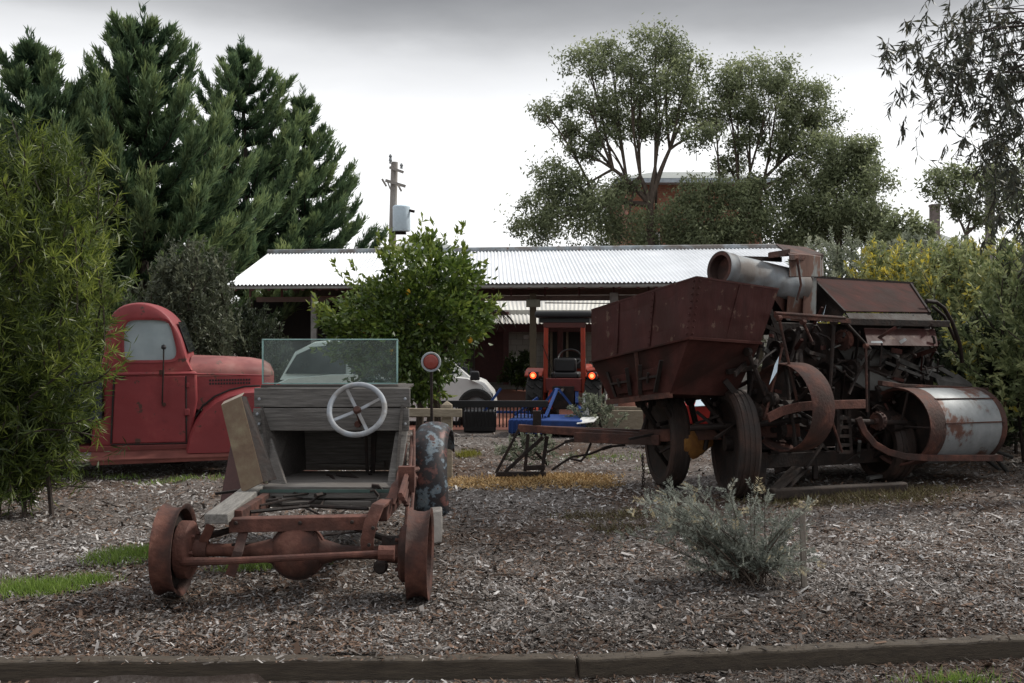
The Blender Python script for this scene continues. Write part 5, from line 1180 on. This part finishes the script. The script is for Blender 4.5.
R2 = [(725,82,.75,0),(752,78,.8,.5),(780,80,.75,-.4),(803,95,.75,0),(818,118,.6,.5),(738,108,.7,0),(768,112,.8,-.5),(796,125,.8,.6),(716,120,.6,0),(745,140,.6,0),(812,145,.7,-.3),(778,150,.55,0),(728,165,.5,.4),(740,200,.8,-.8),(705,195,.8,-1.0),(765,190,.8,-.6),(710,225,1.0,-.8),(745,228,1.0,-.8),(780,222,1.0,-.5),(680,215,.8,-1),(795,175,.6,.2),(690,238,.8,-1)]
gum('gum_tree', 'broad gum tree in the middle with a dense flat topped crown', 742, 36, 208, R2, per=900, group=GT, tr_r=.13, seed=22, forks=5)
R2 += [(790,145,.6,.2),(755,170,.55,.1),(822,160,.6,.2),(775,205,.7,-.7),(730,185,.6,-.9)]
R3 = [(838,150,.75,0),(858,160,.7,.3),(872,185,.7,-.2),(845,180,.9,0),(822,172,.7,.4),(868,208,.7,0),(838,208,.95,-.5),(812,205,.85,.2),(852,230,.85,.3),(825,232,.9,0),(876,235,.5,0),(800,238,.8,.3),(862,148,.45,0)]
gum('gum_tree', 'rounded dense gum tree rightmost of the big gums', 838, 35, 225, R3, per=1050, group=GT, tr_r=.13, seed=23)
R4 = [(935,178,.42,0),(952,172,.4,.2),(965,182,.4,0),(948,195,.5,-.2),(960,206,.42,.2),(1012,170,.5,0),(1000,190,.5,0),(975,222,.35,0),(1018,205,.6,0),(985,175,.35,.1)]
gum('gum_sapling', 'small wispy gum with separate leaf tufts by the far chimney', 966, 29, 235, R4, leaf=(.13,.05), per=650, tr_r=.06, seed=24, group=None)
R5 = [(905,225,.5,0),(915,235,.5,.2),(897,238,.5,0),(922,232,.35,0)]
gum('small_tree', 'low dark tree left of the far chimney', 908, 33, 246, R5, leaf=(.15,.06), per=700, tr_r=.06, seed=25)

# overhanging gum at the right edge: trunk beyond the frame, hanging leaves
HANG = leafy('hanging_gum_leaves', [(0,(.025,.03,.025)),(.5,(.065,.072,.05)),(1,(.14,.13,.08))], .3, .45)
def hanging():
    rg = np.random.default_rng(31); d0 = 10.5; base = np.array(gz(1120, d0))
    root = thing('overhanging_gum', 'gum tree at the right edge with drooping narrow leaves hanging into the sky', 'tree', tuple(base))
    tr = MB(); top = np.array(P(1085,-60,d0)); tr.tube([tuple(base),tuple(np.array(P(1110,200,d0))),tuple(top)], [.2,.16,.1], 10); tk = tr.build('trunk', BARK, root)
    br = MB(); B, D, S = [], [], []; br.tube([tuple(base+np.array([0,0,.1])),tuple(np.array(P(1110,200,d0))),tuple(top)], [.09,.08,.06], 6)
    sp = [(898,60,900),(905,30,60),(920,45,160),(935,70,260),(925,85,90),(945,28,220),(960,50,420),(968,85,300),(985,30,420),(1000,60,420),(1010,100,500),(985,110,260),(1000,140,420),(1018,170,420),(992,160,200),(1005,200,260),(1020,60,500),(1035,120,600),(1030,220,500),(958,95,200),(948,62,200),(1000,10,300),(960,12,160),(1025,20,300),(910,108,14),(925,125,10)]
    sp[0] = (903,55,150)
    for px_, py_, n in sp:
        e = np.array(P(px_,py_,d0+rg.uniform(-.7,.7))); sy_ = py_*.8+rg.uniform(-25,25); s0 = np.array(P(1085+(sy_+60)*.096, sy_, d0));
        k = (s0+e)/2+np.array([0,0,.18])
        if n > 20:
            c = bezier(s0,k,e,9); br.tube([tuple(p) for p in c], list(np.linspace(.014,.002,9)), 5)
        else:
            s1 = np.array(P(1085+(py_+5)*.096,py_-55,d0)); c = bezier(s1,(s1+e)/2+np.array([0,0,.3]),e,9); br.tube([tuple(p) for p in c], [.006]*4+[.002]*5, 4)
        nt_ = max(2,n//19)
        for j in range(nt_):
            t0 = e+rg.normal(0,.16,3)*(1 if n > 20 else .4); dv = np.array([rg.normal(0,.35)-.1,rg.normal(0,.35),-.7]); dv /= np.linalg.norm(dv); l = rg.uniform(.10,.26)
            u = rg.uniform(0,1,14 if n > 20 else 5); b = t0+dv*l*u[:,None]
            B.append(b); dd = rg.normal(0,.55,(len(u),3)); dd[:,2] -= .75; D.append(dd); S.append(np.clip(rg.normal(.4,.2,len(u)),0,1))
            br.tube([tuple(t0),tuple(t0+dv*l)], .003, 4)
    B, D, S = map(np.concatenate,(B,D,S)); n = len(B)
    br.build('limbs', BARK_DARK, tk); mesh_np('crown', leaves(B,D,rg.uniform(.08,.14,n),rg.uniform(.014,.026,n)), 4, HANG, root, S)
hanging()

# lemon tree
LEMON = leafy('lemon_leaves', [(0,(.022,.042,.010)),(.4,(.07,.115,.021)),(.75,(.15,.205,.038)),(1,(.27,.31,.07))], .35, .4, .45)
def lemon():
    rg = np.random.default_rng(41); d0 = 14.3; base = np.array(gz(424,d0)); root = thing('lemon_tree', 'rounded green lemon tree with several trunks standing before the carport', 'tree', tuple(base))
    tr = MB()
    cl = [(405,268,.30),(432,262,.36),(425,248,.22),(452,275,.36),(400,285,.40),(432,290,.5),(466,292,.32),(376,300,.42),(408,312,.5),(442,318,.48),(474,312,.28),(350,312,.36),(360,335,.40),(335,325,.26),(392,340,.5),(430,345,.55),(455,342,.30),(478,330,.17),(345,350,.34),(375,365,.42),(412,372,.45),(432,366,.30),(425,388,.26),(396,385,.32),(390,262,.18),(462,262,.2),(488,320,.12),(325,322,.16)]
    cl = [(412+(x-412)*.93, 332+(y-332)*.97, r*.9) for x,y,r in cl]
    B,D,S = [],[],[]; br = MB()
    for px_, off in ((418,0),(428,.15),(440,-.05)):
        b0 = base+np.array([(px_-424)*d0/F,off,0]); m = np.array(P(px_+rg.uniform(-6,6),370,d0+off)); tr.tube([tuple(b0),tuple(m)], [.055,.045], 8)
        for i in range(9):
            c = cl[rg.integers(0,len(cl))]; e = np.array(P(c[0],c[1],d0+rg.uniform(-.4,.4))); br.tube([tuple(m),tuple((m+e)/2+np.array([0,0,.1])),tuple(e)], [.03,.02,.008], 5)
    for px_,py_,r in cl:
        dep = math.sqrt(max(.05,1-((px_-412)/95)**2-((py_-330)/95)**2))*.9
        for dy in ((-dep, dep) if dep > .4 else (0,)):
            c = np.array(P(px_,py_,d0+dy*.9)); n = int(1000*r**1.6*1.25); b, dd, sh = clump_leaves(c, r*.86, n, max(6,int(26*r)), rg, .1, .9)
            out = unit(b-np.array(P(412,335,d0))); dd = out*.9+rg.normal(0,.6,(n,3)); B.append(b); D.append(dd); S.append(sh)
        # a few upright shoots
        for s in range(3):
            c2 = np.array(P(px_,py_,d0-dep*.5))+rg.normal(0,r*.5,3); v = unit(c2-np.array(P(412,350,d0)))+np.array([0,0,.6]); v /= np.linalg.norm(v); u = rg.uniform(0,1,16); B.append(c2+v*(.22+r*.5)*u[:,None]); D.append(v+rg.normal(0,.6,(16,3))); S.append(np.clip(rg.normal(.78,.1,16),0,1))
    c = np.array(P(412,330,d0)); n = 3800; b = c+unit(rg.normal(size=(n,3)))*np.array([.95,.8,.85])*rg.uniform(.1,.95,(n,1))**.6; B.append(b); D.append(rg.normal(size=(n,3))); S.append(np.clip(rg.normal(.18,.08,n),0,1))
    B,D,S = map(np.concatenate,(B,D,S)); n = len(B)
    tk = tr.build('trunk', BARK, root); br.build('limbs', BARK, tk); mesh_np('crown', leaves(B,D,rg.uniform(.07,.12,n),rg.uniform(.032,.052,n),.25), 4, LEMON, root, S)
    for px_,py_,dy in ((420,325,-.85),(451,296,-.7),(392,352,-.85),(470,340,-.7),(430,356,-.9),(365,330,-.7),(408,292,-.8)):
        t = MB(); p = P(px_,py_,d0+dy); t.lathe([(0,-.04),(.018,-.034),(.03,-.012),(.03,.012),(.018,.033),(.006,.042),(0,.045)], p, (0,.2,-1), 12); t.build('lemon', YELLOW, root)
lemon()

# leafy bush at the left: shoots with long narrow leaves
BUSH = leafy('narrow_bush_leaves', [(0,(.016,.027,.009)),(.35,(.062,.092,.020)),(.62,(.17,.215,.038)),(1,(.36,.39,.09))], .45, .42, .45)
def bush(name, label, px_, d, reach, zt, n_shoot, leafL, leafW, mat, seed, xr, per=34, base_r=.5, shade=.4, dark_left=None, zlow=.15, cat='bush', loose=.5, spd=(.5,1.1)):
    rg = np.random.default_rng(seed); base = np.array(gz(px_,d)); root = thing(name, label, cat, tuple(base))
    st = MB(); B,D,S = [],[],[]
    for i in range(n_shoot):
        # the end of each shoot lies in an uneven dome
        a = rg.uniform(0,2*math.pi); zf_ = rg.uniform(zlow,1)**.85 if (cat != 'bush' or i % 8) else rg.uniform(.06,.34); r = reach*math.sqrt(max(.03,1-(zf_*.93)**2.6))*(rg.uniform(.35,1.06))*(min(1,.18+1.2*zf_)*(1+.22*math.sin(3*a+6*zf_)+.12*math.sin(7*a-9*zf_)) if cat == 'bush' else 1+.15*math.sin(4*a+5*zf_))
        e = base+np.array([math.cos(a)*r*xr, math.sin(a)*r, zt*zf_*rg.uniform(.9,1.05)])
        l = rg.uniform(*spd); v = unit(e-(base+np.array([0,0,zt*.35])))*.75+rg.normal(0,.35,3)+np.array([0,0,.35]); v /= np.linalg.norm(v)
        s0 = e-v*l; s0[2] = max(s0[2],.04+.3*e[2]); e[2] = e[2]-.12*(zf_ < .35) if cat == 'bush' else e[2]; k = (s0+e)/2+rg.normal(0,.06,3); c = bezier(s0,k,e+np.array([0,0,-.06*l]),8)
        if i % 4 == 0: st.tube([tuple(p) for p in c], [.007]*7+[.003], 4)
        if i < (4 if cat == 'bush' else n_shoot//40): s0 = base+np.array([rg.normal(0,.2),rg.normal(0,.2),zt*.5]) if cat == 'bush' else s0; b0 = base+np.array([rg.normal(0,base_r*.3),rg.normal(0,base_r*.3),0]); st.tube([tuple(b0),tuple((b0+s0)/2+np.array([0,0,.15])),tuple(s0)], [.022,.016,.008], 5)
        u = rg.uniform(.05,1,per); idx_ = u*6.99; i0 = idx_.astype(int); p = c[i0]*(1-(idx_-i0))[:,None]+c[i0+1]*(idx_-i0)[:,None]
        tan = unit(c[-1]-c[0]); dv = tan*rg.uniform(.4,1.0,(per,1))+rg.normal(0,loose,(per,3))
        B.append(p); D.append(dv); S.append(np.clip(shade+(.10*(p[:,0]-base[0])-.04 if cat == 'bush' else 0)+.28*(u-.4)+rg.normal(0,.10)+rg.normal(0,.09,per)+.18*(r/reach-.6), 0, 1))  # left bush: shade painted into leaf tone, darker towards its left side
    B,D,S = map(np.concatenate,(B,D,S)); n = len(B)
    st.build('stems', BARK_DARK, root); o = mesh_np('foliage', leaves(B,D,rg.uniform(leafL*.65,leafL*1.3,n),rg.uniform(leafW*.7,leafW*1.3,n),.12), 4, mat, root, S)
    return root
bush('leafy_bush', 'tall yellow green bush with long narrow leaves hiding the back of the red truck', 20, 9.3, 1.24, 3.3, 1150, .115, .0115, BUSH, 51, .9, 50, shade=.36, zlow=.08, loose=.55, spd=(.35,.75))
GREYB = leafy('olive_grey_leaves', [(0,(.028,.034,.02)),(.4,(.075,.088,.055)),(.75,(.15,.165,.105)),(1,(.25,.255,.17))], .3, .5)
bush('shrub', 'olive grey shrub between the truck cab and the carport', 188, 14.6, .95, 2.7, 760, .075, .022, GREYB, 52, .95, 40, shade=.36, spd=(.3,.7))
DARKLEAF = leafy('dark_shrub_leaves', [(0,(.018,.026,.014)),(.5,(.06,.075,.04)),(1,(.14,.16,.09))], .3, .5)
YEL = leafy('yellow_flowering_leaves', [(0,(.05,.075,.032)),(.35,(.18,.22,.10)),(.6,(.34,.37,.17)),(.68,(.28,.28,.11)),(.74,(.50,.42,.06)),(1,(.62,.52,.10))], .35, .5)
GREY2 = leafy('pale_grey_green_leaves', [(0,(.06,.072,.05)),(.4,(.18,.205,.145)),(.75,(.29,.31,.22)),(1,(.31,.32,.23))], .3, .55)
for px_,d_,rc,zt_,lab,sd_,mt,sh,n_s in ((838,19,1.25,3.18,'pale grey green shrub just behind the elevator head of the harvester',61,GREY2,.48,520),
    (895,17.5,1.2,2.92,'yellow flowering shrub behind the harvester top cover',62,YEL,.56,620),
    (945,16.2,1.3,2.82,'large yellow flowering shrub right of the harvester cover',63,YEL,.52,700),
    (1010,15,1.4,2.85,'darker flowering shrub at the right edge behind the drum',64,YEL,.46,620),
    (985,13.6,.8,1.75,'low dark shrub behind the galvanised drum',65,DARKLEAF,.16,420),
    (925,20.5,1.5,3.35,'grey green shrub at the back of the flowering shrubs',66,GREY2,.42,520),
    (915,15,1.0,1.9,'dark shrub hidden behind the threshing body',67,DARKLEAF,.14,420),
    (1060,12.5,1.3,2.6,'dark bushy shrub cut by the right edge of the view',68,YEL,.34,600)):
    bush('shrub', lab, px_, d_, rc, zt_, n_s, .085, .03, mt, sd_, 1.0, 40, shade=sh, spd=(.3,.7), cat='shrub')
# grey feathery shrub in the foreground, with its stake
FEATH = leafy('silver_feathery_leaves', [(0,(.06,.068,.056)),(.35,(.14,.155,.13)),(.7,(.25,.265,.225)),(.9,(.36,.365,.31)),(1,(.42,.36,.23))], .3, .6)
def feathery():
    rg = np.random.default_rng(71); base = np.array(G(745,586)); root = thing('feathery_shrub', 'low silver grey feathery shrub growing in the mulch beside a small stake', 'shrub', tuple(base))
    st = MB(); B,D,S = [],[],[]
    tips = []
    for i in range(92):
        px_ = rg.choice([rg.normal(698,30),rg.normal(748,30),rg.normal(800,22),rg.normal(664,14)], p=[.38,.32,.18,.12]); py_ = rg.uniform(488 if px_ < 765 else 505, 572)
        if px_ < 690: py_ = rg.uniform(488,535)
        tips.append(np.array(P(px_,py_,base[1]+rg.uniform(-.35,.35))))
    for e in tips:
        b0 = base+np.array([rg.normal(.02,.06),rg.normal(0,.06),.0]); k = (b0+e)/2+np.array([0,0,.10]); c = bezier(b0,k,e,9)
        st.tube([tuple(p) for p in c], list(np.linspace(.005,.0018,9)), 4)
        # fronds along the outer part
        for j in range(3,9):
            for s in range(2):
                v = unit(c[j]-c[j-1])*.7+rg.normal(0,.55,3)+np.array([0,0,.12]); v /= np.linalg.norm(v); l = rg.uniform(.05,.11); side = unit(np.cross(v,rg.normal(size=3)))
                u = np.repeat(np.linspace(.1,1,9),2); sg = np.tile([-1,1],9)[:,None]
                B.append(c[j]+v*l*u[:,None]); D.append(v*.7+side*sg); tipb = .5*(j == 8)*(rg.random() < .35); S.append(np.clip(rg.normal(.42,.10)+.03*j-.1+tipb+rg.normal(0,.06,18),0,1))
    B,D,S = map(np.concatenate,(B,D,S)); n = len(B)
    st.build('stems', BARK, root); mesh_np('foliage', leaves(B,D,rg.uniform(.020,.036,n),rg.uniform(.005,.009,n),.1), 4, FEATH, root, S)
    # curled pale dead tips
feathery()
t = MB(); a = G(804,588); t.hexa([a+V((-.016,-.016,0)),a+V((.016,-.016,0)),a+V((.016,.016,0)),a+V((-.016,.016,0))]+[a+V((x-.012,y,.53)) for x,y in ((-.016,-.016),(.016,-.016),(.016,.016),(-.016,.016))])
single('stake', t, mottled('grey_brown_stake',[(.3,(.12,.10,.085)),(.7,(.26,.23,.195))],8,.85,.4,stretch=(8,8,1)), 'thin grey timber stake at the right of the feathery shrub', 'stake', a, bevel=.003)

# grass, straw and dry weeds: nobody could count the blades
def patch_blades(name, areas, mat, label, Lr, Wr, seed, up=1.0, cat='grass'):
    rg = np.random.default_rng(seed); B,D,S = [],[],[]
    for px_,py_,rx,ry,n in areas:
        c = G(px_,py_); a = rg.uniform(0,6.28,n); r = np.sqrt(rg.uniform(0,1,n))*(1+.25*np.sin(3*a))
        ncl = max(5,n//40); cl = rg.uniform(-1,1,(ncl,2)); k = rg.integers(0,ncl,n)
        x = c.x+(np.cos(a)*r*.6+cl[k,0]*.5+rg.normal(0,.06,n))*rx; y = c.y+(np.sin(a)*r*.6+cl[k,1]*.5+rg.normal(0,.06,n))*ry
        B.append(np.stack([x,y,hgt(x,y)+.002],-1)); d = rg.normal(0,.5,(n,3)); d[:,2] = np.abs(d[:,2])*.4+up; D.append(d); S.append(np.clip(rg.normal(.5,.2,n),0,1))
    B,D,S = map(np.concatenate,(B,D,S)); n = len(B)
    o = mesh_np(name, leaves(B,D,rg.uniform(*Lr,n),rg.uniform(*Wr,n),.2), 4, mat, None, S, loc=(0,7,0)); tag(o, label, cat, None, 'stuff')
GR = leafy('green_grass', [(0,(.065,.11,.022)),(.5,(.15,.235,.042)),(1,(.27,.34,.09))], .3, .5)
patch_blades('grass', [(130,557,.30,.38,1500),(155,553,.16,.2,500),(48,587,.34,.22,1300),(90,583,.2,.12,300),(258,573,.30,.10,420),(292,568,.25,.1,260),(18,590,.3,.2,500),(950,668,.3,.06,250)], GR, 'bright green grass growing in patches in the mulch left of and under the wreck', (.03,.09), (.003,.006), 81)
GR2 = leafy('yellow_green_grass', [(0,(.10,.10,.012)),(.5,(.20,.20,.03)),(1,(.30,.27,.06))], .3, .6)
patch_blades('grass_tuft', [(468,458,.16,.25,500)], GR2, 'small yellow green tuft of grass right of the wreck mudguard', (.04,.10), (.004,.008), 82)
patch_blades('weeds', [(175,483,.5,.25,260),(240,482,.4,.2,200),(60,475,.5,.3,160),(120,478,.3,.2,120),(605,457,.6,.5,260),(660,470,.3,.3,120),(283,487,.05,.05,40)], GR, 'thin green weeds beside the truck and behind the drawbar', (.03,.08), (.004,.008), 83)
ST = leafy('golden_straw', [(0,(.20,.11,.045)),(.5,(.38,.25,.11)),(1,(.52,.39,.21))], .1, .8)
patch_blades('straw', [(500,483,.7,.55,3300),(575,481,.5,.6,3300),(545,482,.5,.4,1800)], ST, 'golden straw and fallen needles strewn in front of the drawbar stand', (.03,.08), (.006,.014), 84, up=.12, cat='straw')
DRY = leafy('dry_brown_grass', [(0,(.03,.022,.012)),(.5,(.085,.065,.035)),(.85,(.12,.12,.045)),(1,(.2,.17,.09))], .2, .8)
patch_blades('dry_grass', [(860,500,.9,.45,2600),(920,492,.5,.3,900),(800,502,.6,.25,700),(625,517,.7,.3,800),(600,530,.4,.2,300)], DRY, 'dry brown grass and debris under the harvester', (.03,.10), (.004,.009), 85, up=.35)
# shrubs round the drawbar and on the paving
bush('shrub', 'grey green shrub growing between planter box and drawbar', 595, 16.2, .42, .62, 90, .05, .018, GREY2, 91, 1.1, 34, shade=.4, spd=(.12,.3), cat='shrub')
bush('shrub', 'low grey bush just behind the drawbar stand', 530, 12.6, .38, .42, 60, .05, .014, GREY2, 92, 1.2, 30, shade=.30, spd=(.12,.3), cat='shrub')
bush('potted_shrub', 'dark leafy shrub against the cream wall behind the tractor', 519, 27.2, .55, 1.0, 90, .10, .035, LEMON, 93, 1.0, 30, shade=.12, spd=(.2,.4), cat='shrub')
bush('shrub', 'dark shrub under the left end of the carport', 250, 19.5, .9, 2.0, 260, .09, .03, DARKLEAF, 94, 1.0, 34, shade=.10, spd=(.2,.5), cat='shrub')
# palm fronds beyond the lemon tree
def palm():
    base = np.array(gz(470,23.5)); root = thing('palm', 'small palm with arching fronds showing right of the lemon tree', 'palm', tuple(base)); rg = np.random.default_rng(95)
    crown = np.array(P(470,312,23.5)); t = MB(); t.tube([tuple(base),tuple(crown)], [.12,.09], 9); t.build('trunk', BARK_DARK, root)
    B,D = [],[]; st = MB()
    for i in range(16):
        a = 2*math.pi*i/16+rg.uniform(-.1,.1); r = rg.uniform(.7,.95); dd = np.array([math.cos(a),math.sin(a)*.9,0]); e = crown+dd*r+np.array([0,0,-.15+rg.uniform(-.15,.25)]); k = crown+dd*r*.5+np.array([0,0,.42])
        c = bezier(crown,k,e,14); st.tube([tuple(p) for p in c], .008, 4)
        for j in range(2,14):
            tn = unit(c[j]-c[j-1]); sd_ = unit(np.cross(tn,[0,0,1]))
            for s in (-1,1):
                for h_ in (0,.5):
                    B.append(c[j]-(c[j]-c[j-1])*h_); D.append(tn*.7+sd_*s-np.array([0,0,.45]))
    B,D = np.array(B),np.array(D); n = len(B); st.build('stems', BARK_DARK, root); mesh_np('fronds', leaves(B,D,rg.uniform(.18,.28,n),.022,.05), 4, GREY2, root, np.clip(rg.normal(.3,.1,n),0,1))
palm()
# twigs lying on the mulch
rg = np.random.default_rng(99); t = MB()
for i in range(170):
    px_, py_ = rg.uniform(0,1020), rg.uniform(470,655); a = G(px_,py_); an = rg.uniform(0,6.28); l = rg.uniform(.06,.22)
    if a.y < float(edge_y(a.x))+.2: continue
    z = lambda q_: float(hgt(q_.x,q_.y))+.012
    b = a+V((math.cos(an)*l,math.sin(an)*l,0)); m = (a+b)/2+V((rg.normal(0,.012),rg.normal(0,.012),0)); a.z, b.z, m.z = z(a), z(b), z(m)+.006
    if b.y < float(edge_y(b.x))+.1: continue
    t.tube([a,m,b], [rg.uniform(.003,.007),.004,.002], 5)
o = t.build('twigs', BARK); tag(o, 'broken twigs lying scattered on the mulch', 'twigs', None, 'stuff')
